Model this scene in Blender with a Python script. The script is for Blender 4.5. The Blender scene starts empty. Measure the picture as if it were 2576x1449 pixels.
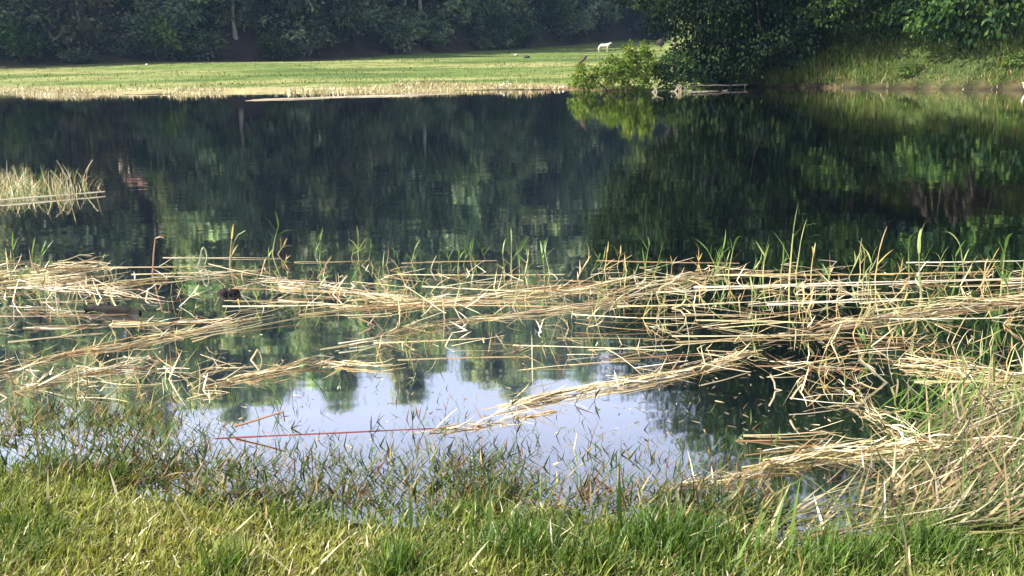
import bpy, math, random
import numpy as np

# ------------------------------------------------------------------ camera, sky, sun, exposure
SC = bpy.context.scene
COL = SC.collection
FPX, CAM_H = 2576.0, 1.6
PITCH, ROLL = math.atan((724.5 - 140.0) / FPX), math.radians(1.0)
_f = np.array([0, math.cos(PITCH), -math.sin(PITCH)])
_u0 = np.array([0, math.sin(PITCH), math.cos(PITCH)])
_r0 = np.array([1.0, 0, 0])
_r = _r0 * math.cos(ROLL) - _u0 * math.sin(ROLL)
_u = _u0 * math.cos(ROLL) + _r0 * math.sin(ROLL)

cam_data = bpy.data.cameras.new('camera')
cam = bpy.data.objects.new('camera', cam_data)
COL.objects.link(cam)
from mathutils import Matrix, Vector, noise as mnoise
cam.matrix_world = Matrix(((_r[0], _u[0], -_f[0], 0), (_r[1], _u[1], -_f[1], 0), (_r[2], _u[2], -_f[2], CAM_H), (0, 0, 0, 1)))
cam_data.sensor_width = 36.0
cam_data.lens = 36.0
cam_data.clip_start = 0.05
cam_data.clip_end = 5000.0
SC.camera = cam

SUN_ELEV, SUN_AZ = math.radians(48.0), math.atan2(-1.0, -0.17)     # azimuth from +Y towards +X
world = bpy.data.worlds.new('World')
SC.world = world
world.use_nodes = True
wn = world.node_tree
sky = wn.nodes.new('ShaderNodeTexSky')
sky.sky_type = 'NISHITA'
sky.sun_disc = False
sky.sun_elevation = SUN_ELEV
sky.sun_rotation = SUN_AZ
sky.air_density = 1.0
sky.dust_density = 6.0
sky.ozone_density = 3.0
# thin high haze and veil cloud, the same all over the sky
wtc = wn.nodes.new('ShaderNodeTexCoord')
wnz = wn.nodes.new('ShaderNodeTexNoise'); wnz.inputs['Scale'].default_value = 3.0; wnz.inputs['Detail'].default_value = 5
wn.links.new(wtc.outputs['Generated'], wnz.inputs['Vector'])
wmr = wn.nodes.new('ShaderNodeMapRange'); wmr.inputs['From Min'].default_value = 0.3; wmr.inputs['From Max'].default_value = 0.7
wmr.inputs['To Min'].default_value = 0.38; wmr.inputs['To Max'].default_value = 0.62
wn.links.new(wnz.outputs['Fac'], wmr.inputs['Value'])
wmx = wn.nodes.new('ShaderNodeMix'); wmx.data_type = 'RGBA'
wn.links.new(wmr.outputs[0], wmx.inputs['Factor'])
wn.links.new(sky.outputs[0], wmx.inputs[6]); wmx.inputs[7].default_value = (3.6, 3.6, 4.3, 1)
wn.links.new(wmx.outputs[2], wn.nodes['Background'].inputs[0])
wn.nodes['Background'].inputs[1].default_value = 0.13

sun_data = bpy.data.lights.new('sun', 'SUN')
sun_data.energy = 5.0
sun_data.angle = math.radians(0.53)
sun_data.color = (1.0, 0.94, 0.84)
sun = bpy.data.objects.new('sun', sun_data)
COL.objects.link(sun)
_sd = Vector((math.sin(SUN_AZ) * math.cos(SUN_ELEV), math.cos(SUN_AZ) * math.cos(SUN_ELEV), math.sin(SUN_ELEV)))
sun.rotation_euler = _sd.to_track_quat('Z', 'Y').to_euler()

SC.view_settings.view_transform = 'Standard'
SC.view_settings.look = 'None'
SC.view_settings.exposure = 1.15
SC.view_settings.gamma = 1.0
SC.cycles.max_bounces = 6
SC.cycles.diffuse_bounces = 2
SC.cycles.glossy_bounces = 3
SC.cycles.transmission_bounces = 3
SC.cycles.transparent_max_bounces = 8
SC.cycles.volume_bounces = 0

# ------------------------------------------------------------------ helpers
RS = np.random.RandomState(7)
TAU = 2 * math.pi


def G(u, v, z=0.0, d=None):
    """World point that lies at height z (or at depth d) in the direction (u, v), measured on a 2576 px wide survey picture."""
    D = _f + (u - 1288.0) / FPX * _r + (724.5 - v) / FPX * _u
    t = d / D[1] if d is not None else (z - CAM_H) / D[2]
    return np.array([0, 0, CAM_H]) + D * t


def mk_mesh(name, verts, quads, col=None, smooth=False):
    verts = np.asarray(verts, np.float32).reshape(-1, 3)
    quads = np.asarray(quads, np.int32)
    n = quads.shape[1]
    me = bpy.data.meshes.new(name)
    me.vertices.add(len(verts))
    me.vertices.foreach_set('co', verts.ravel())
    me.loops.add(quads.size)
    me.loops.foreach_set('vertex_index', quads.ravel())
    me.polygons.add(len(quads))
    me.polygons.foreach_set('loop_start', np.arange(0, quads.size, n, dtype=np.int32))
    me.polygons.foreach_set('use_smooth', np.full(len(quads), smooth, dtype=bool))
    me.update(calc_edges=True)
    if col is not None:
        a = me.color_attributes.new('Col', 'FLOAT_COLOR', 'POINT')
        c = np.ones((len(verts), 4), np.float32)
        c[:, :3] = np.asarray(col, np.float32).reshape(-1, 3)
        a.data.foreach_set('color', c.ravel())
    return me


def ob(name, me, mat=None, parent=None, loc=None):
    o = bpy.data.objects.new(name, me)
    COL.objects.link(o)
    if mat is not None and me is not None and not me.materials:
        me.materials.append(mat)
    if parent is not None:
        o.parent = parent
    if loc is not None:
        o.location = loc
    return o


def tag(o, label=None, cat=None, group=None, kind=None):
    if label: o['label'] = label
    if cat: o['category'] = cat
    if group: o['group'] = group
    if kind: o['kind'] = kind
    return o


def empty(name, loc):
    o = bpy.data.objects.new(name, None)
    COL.objects.link(o)
    o.location = loc
    o.empty_display_size = 0.1
    return o


def ribbons(base, az, lean, bend, L, W, nseg=3, colb=None, colt=None, twist=None, fold=0.5):
    """Grass blades: (verts, quads, colours). lean/bend are the tilt from vertical at the foot and its growth to the tip."""
    N = len(base)
    base = np.asarray(base, float)
    t = np.linspace(0, 1, nseg + 1)
    P = np.zeros((N, nseg + 1, 3))
    P[:, 0] = base
    for k in range(nseg):
        ph = lean + bend * (t[k] + 0.5 / nseg) ** 1.3
        st = np.stack([np.sin(ph) * np.cos(az), np.sin(ph) * np.sin(az), np.cos(ph)], 1)
        P[:, k + 1] = P[:, k] + st * (L / nseg)[:, None]
    if twist is None:
        twist = RS.uniform(-1.2, 1.2, N)
    a2 = az + math.pi / 2 + twist
    side = np.stack([np.cos(a2), np.sin(a2), RS.uniform(-.3, .3, N)], 1)
    w = W[:, None] * np.clip(1.0 - t ** 2.2, 0.04, 1)[None, :] * np.where(t == 0, 0.6, 1.0)[None, :] * 0.5
    V = np.stack([P - side[:, None] * w[..., None], P + side[:, None] * w[..., None]], 2)      # N,K,2,3
    K = nseg + 1
    i = np.arange(N)[:, None] * K * 2 + np.arange(nseg)[None, :] * 2
    Q = np.stack([i, i + 1, i + 3, i + 2], -1).reshape(-1, 4)
    C = None
    if colb is not None:
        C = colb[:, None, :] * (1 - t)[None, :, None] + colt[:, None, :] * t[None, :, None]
        C = np.repeat(C[:, :, None, :], 2, 2).reshape(-1, 3)
    return V.reshape(-1, 3), Q, C


def tubes(P, R, sides=4, col=None):
    """P (N,K,3) centre lines, R (N,K) radii -> (verts, quads, colours)."""
    P = np.asarray(P, float)
    R = np.asarray(R, float)
    N, K, _ = P.shape
    T = np.gradient(P, axis=1)
    T /= np.linalg.norm(T, axis=2, keepdims=True) + 1e-9
    up = np.where(np.abs(T[..., 2:3]) > 0.9, np.array([1.0, 0, 0]), np.array([0, 0, 1.0]))
    A = np.cross(T, up)
    A /= np.linalg.norm(A, axis=2, keepdims=True) + 1e-9
    B = np.cross(A, T)
    th = np.arange(sides) * TAU / sides
    V = P[:, :, None] + R[:, :, None, None] * (A[:, :, None] * np.cos(th)[None, None, :, None] + B[:, :, None] * np.sin(th)[None, None, :, None])
    i = np.arange(N)[:, None, None] * K * sides + np.arange(K - 1)[None, :, None] * sides
    j = np.arange(sides)[None, None, :]
    jn = (j + 1) % sides
    Q = np.stack([i + j, i + jn, i + sides + jn, i + sides + j], -1).reshape(-1, 4)
    C = None
    if col is not None:
        col = np.asarray(col, float)
        if col.ndim == 2:
            col = np.repeat(col[:, None], K, 1)
        C = np.repeat(col[:, :, None], sides, 2).reshape(-1, 3)
    return V.reshape(-1, 3), Q, C


def join(*parts):
    V, Q, C, n = [], [], [], 0
    for v, q, c in parts:
        V.append(v); Q.append(q + n); C.append(c); n += len(v)
    return np.concatenate(V), np.concatenate(Q), (np.concatenate(C) if C[0] is not None else None)


def pick(cols, N, p=None, jit=0.18):
    cols = np.asarray(cols, float)
    i = RS.choice(len(cols), N, p=p)
    c = cols[i] * (1 + RS.uniform(-jit, jit, (N, 1)))
    return np.clip(c * (1 + RS.uniform(-.05, .05, (N, 3))), 0, 1)


def sstep(a, b, x):
    t = np.clip((x - a) / (b - a), 0, 1)
    return t * t * (3 - 2 * t)


def vnoise(x, y, s=1.0, seed=0):
    """Smooth value noise on arrays, about -1..1."""
    x = np.asarray(x, float) * s + 37.7 * seed + 1000
    y = np.asarray(y, float) * s + 91.3 * seed + 1000
    xi, yi = np.floor(x).astype(np.int64), np.floor(y).astype(np.int64)
    fx, fy = x - xi, y - yi
    fx, fy = fx * fx * (3 - 2 * fx), fy * fy * (3 - 2 * fy)
    def hsh(a, b):
        n = (a * 374761393 + b * 668265263 + seed * 144665) & 0x7fffffff
        n = ((n ^ (n >> 13)) * 1274126177) & 0x7fffffff
        return ((n ^ (n >> 16)) & 0xffff) / 32767.5 - 1
    return (hsh(xi, yi) * (1 - fx) + hsh(xi + 1, yi) * fx) * (1 - fy) + (hsh(xi, yi + 1) * (1 - fx) + hsh(xi + 1, yi + 1) * fx) * fy


# ------------------------------------------------------------------ materials
def new_mat(name):
    m = bpy.data.materials.new(name)
    m.use_nodes = True
    nt = m.node_tree
    for n in list(nt.nodes):
        nt.nodes.remove(n)
    out = nt.nodes.new('ShaderNodeOutputMaterial')
    return m, nt, out


def foliage_mat(name, rgb=None, attr=False, trans=0.35, rough=0.5, rnd=0.35, tcol=(1.25, 1.3, 0.55), spec=0.3, hue=0.0):
    m, nt, out = new_mat(name)
    L = nt.links
    if attr:
        c = nt.nodes.new('ShaderNodeAttribute'); c.attribute_name = 'Col'; cout = c.outputs['Color']
    else:
        c = nt.nodes.new('ShaderNodeRGB'); c.outputs[0].default_value = (*rgb, 1); cout = c.outputs[0]
    oi = nt.nodes.new('ShaderNodeObjectInfo')
    mr = nt.nodes.new('ShaderNodeMapRange')
    mr.inputs['To Min'].default_value = 1 - rnd; mr.inputs['To Max'].default_value = 1 + rnd
    L.new(oi.outputs['Random'], mr.inputs['Value'])
    hs = nt.nodes.new('ShaderNodeHueSaturation')
    L.new(cout, hs.inputs['Color']); L.new(mr.outputs[0], hs.inputs['Value'])
    if hue:
        mh = nt.nodes.new('ShaderNodeMath'); mh.operation = 'MULTIPLY_ADD'
        fr = nt.nodes.new('ShaderNodeMath'); fr.operation = 'MULTIPLY'; fr.inputs[1].default_value = 7.31
        fr2 = nt.nodes.new('ShaderNodeMath'); fr2.operation = 'FRACT'
        L.new(oi.outputs['Random'], fr.inputs[0]); L.new(fr.outputs[0], fr2.inputs[0])
        L.new(fr2.outputs[0], mh.inputs[0]); mh.inputs[1].default_value = hue * 2; mh.inputs[2].default_value = 0.5 - hue
        L.new(mh.outputs[0], hs.inputs['Hue'])
    p = nt.nodes.new('ShaderNodeBsdfPrincipled')
    p.inputs['Roughness'].default_value = rough
    p.inputs['Specular IOR Level'].default_value = spec
    L.new(hs.outputs[0], p.inputs['Base Color'])
    tr = nt.nodes.new('ShaderNodeBsdfTranslucent')
    mx = nt.nodes.new('ShaderNodeMix'); mx.data_type = 'RGBA'; mx.blend_type = 'MULTIPLY'; mx.inputs['Factor'].default_value = 1
    L.new(hs.outputs[0], mx.inputs[6]); mx.inputs[7].default_value = (*tcol, 1)
    L.new(mx.outputs[2], tr.inputs['Color'])
    ms = nt.nodes.new('ShaderNodeMixShader'); ms.inputs[0].default_value = trans
    L.new(p.outputs[0], ms.inputs[1]); L.new(tr.outputs[0], ms.inputs[2])
    L.new(ms.outputs[0], out.inputs['Surface'])
    return m


def solid_mat(name, c1, c2=None, scale=8.0, rough=0.8, bump=0.3, attr=False, spec=0.3):
    m, nt, out = new_mat(name)
    L = nt.links
    p = nt.nodes.new('ShaderNodeBsdfPrincipled')
    p.inputs['Roughness'].default_value = rough
    p.inputs['Specular IOR Level'].default_value = spec
    tc = nt.nodes.new('ShaderNodeTexCoord')
    nz = nt.nodes.new('ShaderNodeTexNoise'); nz.inputs['Scale'].default_value = scale; nz.inputs['Detail'].default_value = 6
    L.new(tc.outputs['Object'], nz.inputs['Vector'])
    rp = nt.nodes.new('ShaderNodeValToRGB')
    rp.color_ramp.elements[0].position = 0.32; rp.color_ramp.elements[1].position = 0.68
    rp.color_ramp.elements[0].color = (*c1, 1); rp.color_ramp.elements[1].color = (*(c2 or c1), 1)
    L.new(nz.outputs['Fac'], rp.inputs[0]); L.new(rp.outputs[0], p.inputs['Base Color'])
    if bump:
        b = nt.nodes.new('ShaderNodeBump'); b.inputs['Strength'].default_value = bump; b.inputs['Distance'].default_value = 0.02
        L.new(nz.outputs['Fac'], b.inputs['Height']); L.new(b.outputs[0], p.inputs['Normal'])
    L.new(p.outputs[0], out.inputs['Surface'])
    return m


def ground_mat():
    m, nt, out = new_mat('ground_soil_and_turf')
    L = nt.links
    p = nt.nodes.new('ShaderNodeBsdfPrincipled'); p.inputs['Roughness'].default_value = 0.95; p.inputs['Specular IOR Level'].default_value = 0.1
    at = nt.nodes.new('ShaderNodeAttribute'); at.attribute_name = 'Col'
    tc = nt.nodes.new('ShaderNodeTexCoord')
    n1 = nt.nodes.new('ShaderNodeTexNoise'); n1.inputs['Scale'].default_value = 0.7; n1.inputs['Detail'].default_value = 9; n1.inputs['Roughness'].default_value = 0.65
    L.new(tc.outputs['Object'], n1.inputs['Vector'])
    r1 = nt.nodes.new('ShaderNodeMapRange'); r1.inputs['From Min'].default_value = 0.3; r1.inputs['From Max'].default_value = 0.7
    r1.inputs['To Min'].default_value = 0.55; r1.inputs['To Max'].default_value = 1.45
    L.new(n1.outputs['Fac'], r1.inputs['Value'])
    mx = nt.nodes.new('ShaderNodeVectorMath'); mx.operation = 'SCALE'
    L.new(at.outputs['Color'], mx.inputs[0]); L.new(r1.outputs[0], mx.inputs['Scale'])
    L.new(mx.outputs[0], p.inputs['Base Color'])
    b = nt.nodes.new('ShaderNodeBump'); b.inputs['Strength'].default_value = 0.6; b.inputs['Distance'].default_value = 0.08
    n2 = nt.nodes.new('ShaderNodeTexNoise'); n2.inputs['Scale'].default_value = 9; n2.inputs['Detail'].default_value = 5
    L.new(tc.outputs['Object'], n2.inputs['Vector']); L.new(n2.outputs['Fac'], b.inputs['Height']); L.new(b.outputs[0], p.inputs['Normal'])
    L.new(p.outputs[0], out.inputs['Surface'])
    return m


def water_mat():
    m, nt, out = new_mat('lake_water')
    L = nt.links
    tc = nt.nodes.new('ShaderNodeTexCoord')
    mp = nt.nodes.new('ShaderNodeMapping'); mp.inputs['Scale'].default_value = (0.55, 1.0, 1.0)
    L.new(tc.outputs['Object'], mp.inputs['Vector'])
    n1 = nt.nodes.new('ShaderNodeTexNoise'); n1.inputs['Scale'].default_value = 2.2; n1.inputs['Detail'].default_value = 2
    n2 = nt.nodes.new('ShaderNodeTexNoise'); n2.inputs['Scale'].default_value = 0.35; n2.inputs['Detail'].default_value = 1
    L.new(mp.outputs[0], n1.inputs['Vector']); L.new(mp.outputs[0], n2.inputs['Vector'])
    ad = nt.nodes.new('ShaderNodeMath'); ad.operation = 'MULTIPLY_ADD'; ad.inputs[1].default_value = 2.0
    L.new(n2.outputs['Fac'], ad.inputs[0]); L.new(n1.outputs['Fac'], ad.inputs[2])
    b = nt.nodes.new('ShaderNodeBump'); b.inputs['Strength'].default_value = 0.5; b.inputs['Distance'].default_value = 0.0035
    L.new(ad.outputs[0], b.inputs['Height'])
    fr = nt.nodes.new('ShaderNodeFresnel'); fr.inputs['IOR'].default_value = 1.333
    L.new(b.outputs[0], fr.inputs['Normal'])
    ml = nt.nodes.new('ShaderNodeMath'); ml.operation = 'MULTIPLY'; ml.inputs[1].default_value = 7.0; ml.use_clamp = True
    L.new(fr.outputs[0], ml.inputs[0])
    gl = nt.nodes.new('ShaderNodeBsdfGlossy'); gl.inputs['Roughness'].default_value = 0.032; gl.inputs['Color'].default_value = (.97, .96, .96, 1)
    L.new(b.outputs[0], gl.inputs['Normal'])
    tr = nt.nodes.new('ShaderNodeBsdfTransparent'); tr.inputs['Color'].default_value = (.30, .34, .24, 1)
    ms = nt.nodes.new('ShaderNodeMixShader')
    L.new(ml.outputs[0], ms.inputs[0]); L.new(tr.outputs[0], ms.inputs[1]); L.new(gl.outputs[0], ms.inputs[2])
    L.new(ms.outputs[0], out.inputs['Surface'])
    return m


M_GROUND, M_WATER = ground_mat(), water_mat()
M_LAWN = foliage_mat('lawn_blades', attr=True, trans=0.35, rnd=0.0)
M_STRAW = foliage_mat('dry_reed', attr=True, trans=0.15, rnd=0.22, tcol=(1.1, 1, .8), rough=0.42, spec=0.5)
M_SHOOT = foliage_mat('grass_shoot', attr=True, trans=0.35, rnd=0.3, rough=0.4, spec=0.5)
M_FAR = foliage_mat('forest_leaves', attr=True, trans=0.45, rnd=0.4, hue=0.035, rough=0.5)
M_NEAR = foliage_mat('glossy_leaves', attr=True, trans=0.3, rnd=0.15, rough=0.6, spec=0.15)
M_BUSH = foliage_mat('bush_leaves', attr=True, trans=0.45, rnd=0.2, rough=0.45)
M_BARK = solid_mat('bark', (.05, .038, .028), (.11, .09, .07), 5, 0.9, 0.6)
M_DARKBARK = solid_mat('dark_bark', (.018, .014, .010), (.045, .036, .026), 5, 0.9, 0.6)
M_PALEBARK = solid_mat('pale_bark', (.25, .22, .18), (.45, .42, .36), 4, 0.85, 0.5)
M_TWIG = solid_mat('dead_wood', (.16, .13, .10), (.32, .28, .23), 12, 0.8, 0.3)
M_LOG = solid_mat('wet_log', (.003, .0025, .002), (.008, .006, .004), 9, 0.8, 0.8)
M_WHITE = solid_mat('white_feathers', (.78, .77, .74), (.84, .83, .80), 20, 0.8, 0.1)
M_HIDE = solid_mat('white_hide', (.72, .66, .58), (.82, .77, .70), 4, 0.85, 0.1)
M_DARKF = solid_mat('dark_feathers', (.014, .011, .012), (.07, .035, .018), 9, 0.6, 0.2)
M_BEAK = solid_mat('beak', (.45, .28, .05), (.5, .3, .07), 20, 0.5, 0)
M_STONE = solid_mat('stone', (.28, .27, .25), (.42, .4, .37), 9, 0.9, 0.4)
M_DARKSTONE = solid_mat('dark_stone', (.03, .03, .03), (.07, .065, .06), 9, 0.9, 0.4)
M_PAPER = solid_mat('pale_litter', (.72, .72, .70), (.8, .8, .78), 9, 0.7, 0.1)
M_PINK = solid_mat('pink_limewash', (.80, .60, .54), (.82, .68, .62), 1.5, 0.9, 0.1)
M_TIN = solid_mat('rusty_tin', (.20, .10, .07), (.32, .19, .14), 2, 0.6, 0.2)
M_DARKWOOD = solid_mat('dark_wood', (.03, .022, .016), (.06, .04, .03), 6, 0.8, 0.2)

# ------------------------------------------------------------------ terrain and water
SHORE = np.array([(-600, 100), (-120, 92), (-49.5, 77.6), (-30.2, 61.9), (-24.4, 54.3), (-14.2, 51.6), (-7.3, 50.4), (-2.9, 50.4), (-.2, 50.2),
                  (2.6, 48.7), (4.7, 45.0), (7.0, 45.4), (9.0, 47.5), (11.1, 48.7), (15.4, 43.9), (19.6, 39.6), (30, 30), (42, 16), (60, 6), (600, 5.5)], float)
NEAR = np.array([(-600, 4.6), (-6, 4.6), (-2.6, 4.15), (-2.2, 4.0), (-1.3, 3.64), (-.86, 3.40), (-.4, 3.38), (0, 3.42), (.3, 3.30), (.95, 3.2), (1.7, 3.2), (2.4, 3.35), (6, 3.3), (600, 3.3)], float)
EDGE = np.array([(-600, 150), (-80, 108), (-48.4, 100), (-38.9, 105), (-19.5, 115), (.7, 145), (19.8, 185), (31, 205), (60, 215), (600, 215)], float)
EDGEZ = np.array([(-600, 1.5), (-20, 1.5), (.7, 2.4), (19.8, 3.8), (31, 4.0), (600, 4.2)], float)


def terrain(x, y):
    x = np.asarray(x, float); y = np.asarray(y, float)
    ys = np.interp(x, SHORE[:, 0], SHORE[:, 1]) + (0.3 + .5 * (x < 2)) * vnoise(x, y * 0 + 3, 0.35, 2) + .25 * vnoise(x, y * 0 + 9, 1.1, 3)
    yn = np.interp(x, NEAR[:, 0], NEAR[:, 1]) + 0.06 * vnoise(x, y * 0, 3.0, 4)
    ye = np.interp(x, EDGE[:, 0], EDGE[:, 1])
    ze = np.interp(x, EDGEZ[:, 0], EDGEZ[:, 1])
    # near bank
    s = yn - y
    near = np.where(s > 0, 0.30 * (1 - np.exp(-s * 0.22)), np.maximum(-0.07 * (-s) - 0.12 * np.maximum(-s - 1.6, 0), -1.6))
    near = near + 0.012 * vnoise(x, y, 4.0, 5)
    # far side
    q = y - ys
    t = np.clip(q / np.maximum(ye - ys, 10), 0, 1)
    mead = 0.10 * np.clip(q / 1.5, 0, 1) + ze * t ** 1.6 + 0.18 * vnoise(x, y, 0.09, 6) * np.clip(q / 8, 0, 1)
    back = np.maximum(y - ye, 0)
    hill = (60 + 16 * sstep(-20, 15, x)) * (1 - np.exp(-back / 95.0)) * (1 + 0.10 * vnoise(x, y, 0.02, 7)) + 0.8 * vnoise(x, y, 0.08, 8) * np.clip(back / 10, 0, 1)
    far = mead + hill
    R = sstep(9.0, 15.0, x - 0.125 * (y - 45))
    qq = np.maximum(q, 0)
    rb = 0.12 * np.clip(qq / .6, 0, 1) + 9.5 * (1 - np.exp(-qq / 20.0)) + 0.16 * np.maximum(x - 14, 0) * np.clip(qq / 10, 0, 1) * np.exp(-np.maximum(x - 60, 0) / 100)
    rb = rb + 0.35 * vnoise(x, y, 0.35, 9) * np.clip(qq / 4, 0, 1)
    far = np.maximum(far * (1 - R) + rb * R, far * np.clip(back / 20, 0, 1))
    bed = np.maximum(0.12 * q, -1.6)
    far = np.where(q > 0, far, bed)
    mid = (ys + yn) / 2
    return np.where(y < np.minimum(mid, 20), near, far)


def axis(parts):
    a = []
    for lo, hi, st in parts:
        a += list(np.arange(lo, hi - 1e-6, st))
    return np.array(a + [parts[-1][1]])


gx = axis([(-600, -130, 40), (-130, -30, 3), (-30, -3, .75), (-3, 3, .12), (3, 30, .75), (30, 130, 3), (130, 600, 40)])
gy = axis([(-60, -5, 8), (-5, 2, .8), (2, 6, .08), (6, 12, .35), (12, 38, 1.5), (38, 64, .45), (64, 240, 2.2), (240, 620, 30)])
X, Y = np.meshgrid(gx, gy)
Z = terrain(X, Y)
ys_ = np.interp(X, SHORE[:, 0], SHORE[:, 1]); ye_ = np.interp(X, EDGE[:, 0], EDGE[:, 1])
nz = vnoise(X, Y, 0.25, 11) * 0.5 + vnoise(X, Y, 0.9, 12) * 0.5
q_ = Y - ys_
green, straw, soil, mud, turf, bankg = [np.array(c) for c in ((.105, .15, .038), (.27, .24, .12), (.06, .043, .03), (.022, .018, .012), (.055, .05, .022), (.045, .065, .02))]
C = np.broadcast_to(green, X.shape + (3,)).copy()
def lay(mask, c):
    C[:] = C * (1 - mask[..., None]) + np.asarray(c) * mask[..., None]
mz = vnoise(X * .35, Y, .22, 13) * .6 + vnoise(X * .3, Y, .6, 14) * .4
lay(sstep(-.1, .6, mz), np.array((.23, .225, .09)))
lay(sstep(-.05, -.5, mz) * .85, np.array((.055, .09, .025)))  # darker green patches; shade strips of the meadow hummocks are painted in too
lay(sstep(9 + 5 * nz, 2.0, q_) * (X < 3), straw)
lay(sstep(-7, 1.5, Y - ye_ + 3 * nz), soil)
Rm = sstep(9.0, 13.0, X - 0.125 * (Y - 45)) * (Y > 20)
lay(Rm, bankg)
lay(.6 * Rm * sstep(.7, .2, q_ + nz * .4), np.array((.13, .09, .05)))
lay(Rm * sstep(.3, .6, nz) * .6, np.array((.10, .075, .04)))
lay(((X > 1.5) & (X < 6) & (q_ < 2.0)).astype(float) * .8, np.array((.20, .11, .07)))
lay(((q_ < 0.0) & (Y > 8)).astype(float), mud)
lay((Y < 8).astype(float), turf)
lay(((Y < 9) & (Z < 0.0)).astype(float), mud)
ny, nx = X.shape
ii = (np.arange(ny - 1)[:, None] * nx + np.arange(nx - 1)[None, :])
Q = np.stack([ii, ii + 1, ii + nx + 1, ii + nx], -1).reshape(-1, 4)
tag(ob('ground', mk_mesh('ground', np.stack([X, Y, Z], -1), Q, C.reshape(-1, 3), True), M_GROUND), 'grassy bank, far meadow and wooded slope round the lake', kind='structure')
tag(ob('lake_water', mk_mesh('lake_water', [(-300, 1, 0), (300, 1, 0), (300, 130, 0), (-300, 130, 0)], [(0, 1, 2, 3)]), M_WATER), 'still dark lake water reflecting forest and sky', kind='structure')

# ------------------------------------------------------------------ trees
def leaf_quads(c, d, n, L, W):
    """Folded diamond leaves. c centres, d long axis, n normal."""
    d = d / (np.linalg.norm(d, axis=1, keepdims=True) + 1e-9)
    s = np.cross(n, d); s /= np.linalg.norm(s, axis=1, keepdims=True) + 1e-9
    nn = np.cross(d, s)
    a = c - d * (L / 2)[:, None]
    b = c + s * (W / 2)[:, None] + nn * (W * .18)[:, None] - d * (L * .08)[:, None]
    e = c + d * (L / 2)[:, None] - nn * (L * .08)[:, None]
    g = c - s * (W / 2)[:, None] + nn * (W * .18)[:, None] - d * (L * .08)[:, None]
    V = np.stack([a, b, e, g], 1).reshape(-1, 3)
    Q = np.arange(len(c) * 4).reshape(-1, 4)
    return V, Q


def crown(lobes, nclump, nleaf, cr, L, W, cols, p=None, droop=0.5, shell=0.5, flat=0.7, jit=.25, up=.7):
    """Leaf clumps spread through ellipsoid lobes (cx,cy,cz,rx,ry,rz)."""
    lobes = np.asarray(lobes, float)
    vol = lobes[:, 3] * lobes[:, 4] * lobes[:, 5]
    k = RS.choice(len(lobes), nclump, p=(vol ** .75) / (vol ** .75).sum())
    v = RS.normal(size=(nclump, 3)); v /= np.linalg.norm(v, axis=1, keepdims=True)
    r = shell + (1.08 - shell) * RS.uniform(0, 1, nclump) ** .8
    ctr = lobes[k, :3] + v * lobes[k, 3:] * r[:, None]
    csz = cr * RS.uniform(.55, 1.35, nclump)
    ccol = pick(cols, nclump, p, jit)
    i = np.repeat(np.arange(nclump), nleaf)
    N = len(i)
    off = RS.normal(size=(N, 3)) * .55
    off[:, 2] *= flat
    c = ctr[i] + off * csz[i][:, None]
    d = off * .8 + v[i] * .5 + RS.normal(size=(N, 3)) * .45
    d[:, 2] -= droop
    n = RS.normal(size=(N, 3)) * .6 + v[i] * .4; n[:, 2] += up
    s = RS.uniform(.65, 1.3, N)
    V, Q = leaf_quads(c, d, n, L * s, W * s)
    col = np.repeat(ccol[i] * RS.uniform(.8, 1.2, (N, 1)), 4, 0)
    return V, Q, col


def limb_path(a, b, sag=0.1, K=6, wob=.06):
    a, b = np.asarray(a, float), np.asarray(b, float)
    t = np.linspace(0, 1, K)[:, None]
    p = a + (b - a) * t
    ln = np.linalg.norm(b - a)
    p[:, 2] += np.sin(t[:, 0] * math.pi) * sag * ln
    p[1:-1] += RS.normal(size=(K - 2, 3)) * wob * ln * .5
    return p


def trunk_mesh(name, h, r, lobes, base=(0, 0, -.3), lean=(0, 0), nl=None, split=.35):
    top = np.array([lean[0] * h, lean[1] * h, h])
    main = limb_path(base, top, 0, 8, .02)
    rad = np.linspace(1, .18, 8) * r; rad[0] *= 1.5
    parts = [tubes(main[None], rad[None], 8)]
    for l in (lobes if nl is None else lobes[:nl]):
        f = RS.uniform(split, .85)
        j = f * 7; j0 = int(j)
        a = main[j0] + (main[min(j0 + 1, 7)] - main[j0]) * (j - j0)
        e = np.array(l[:3]) + np.array([0, 0, -.1 * l[5]])
        pth = limb_path(a, e, .05, 6)
        parts.append(tubes(pth[None], (np.linspace(.45, .1, 6) * r * (1.1 - f * .6))[None], 6))
        for _ in range(2):
            e2 = np.array(l[:3]) + RS.normal(size=3) * np.array(l[3:]) * .5
            pth2 = limb_path(pth[3], e2, .03, 5)
            parts.append(tubes(pth2[None], (np.linspace(.2, .05, 5) * r)[None], 5))
    V, Q, _ = join(*parts)
    return mk_mesh(name, V, Q, None, True)


FAR_COLS = [(.10, .155, .09), (.145, .20, .115), (.21, .265, .165), (.29, .33, .235), (.055, .10, .06)]
PALE_COLS = [(.16, .15, .09), (.20, .18, .11), (.12, .13, .07), (.24, .21, .14)]
LIME_COLS = [(.07, .12, .03), (.10, .16, .04), (.06, .10, .03)]


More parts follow.
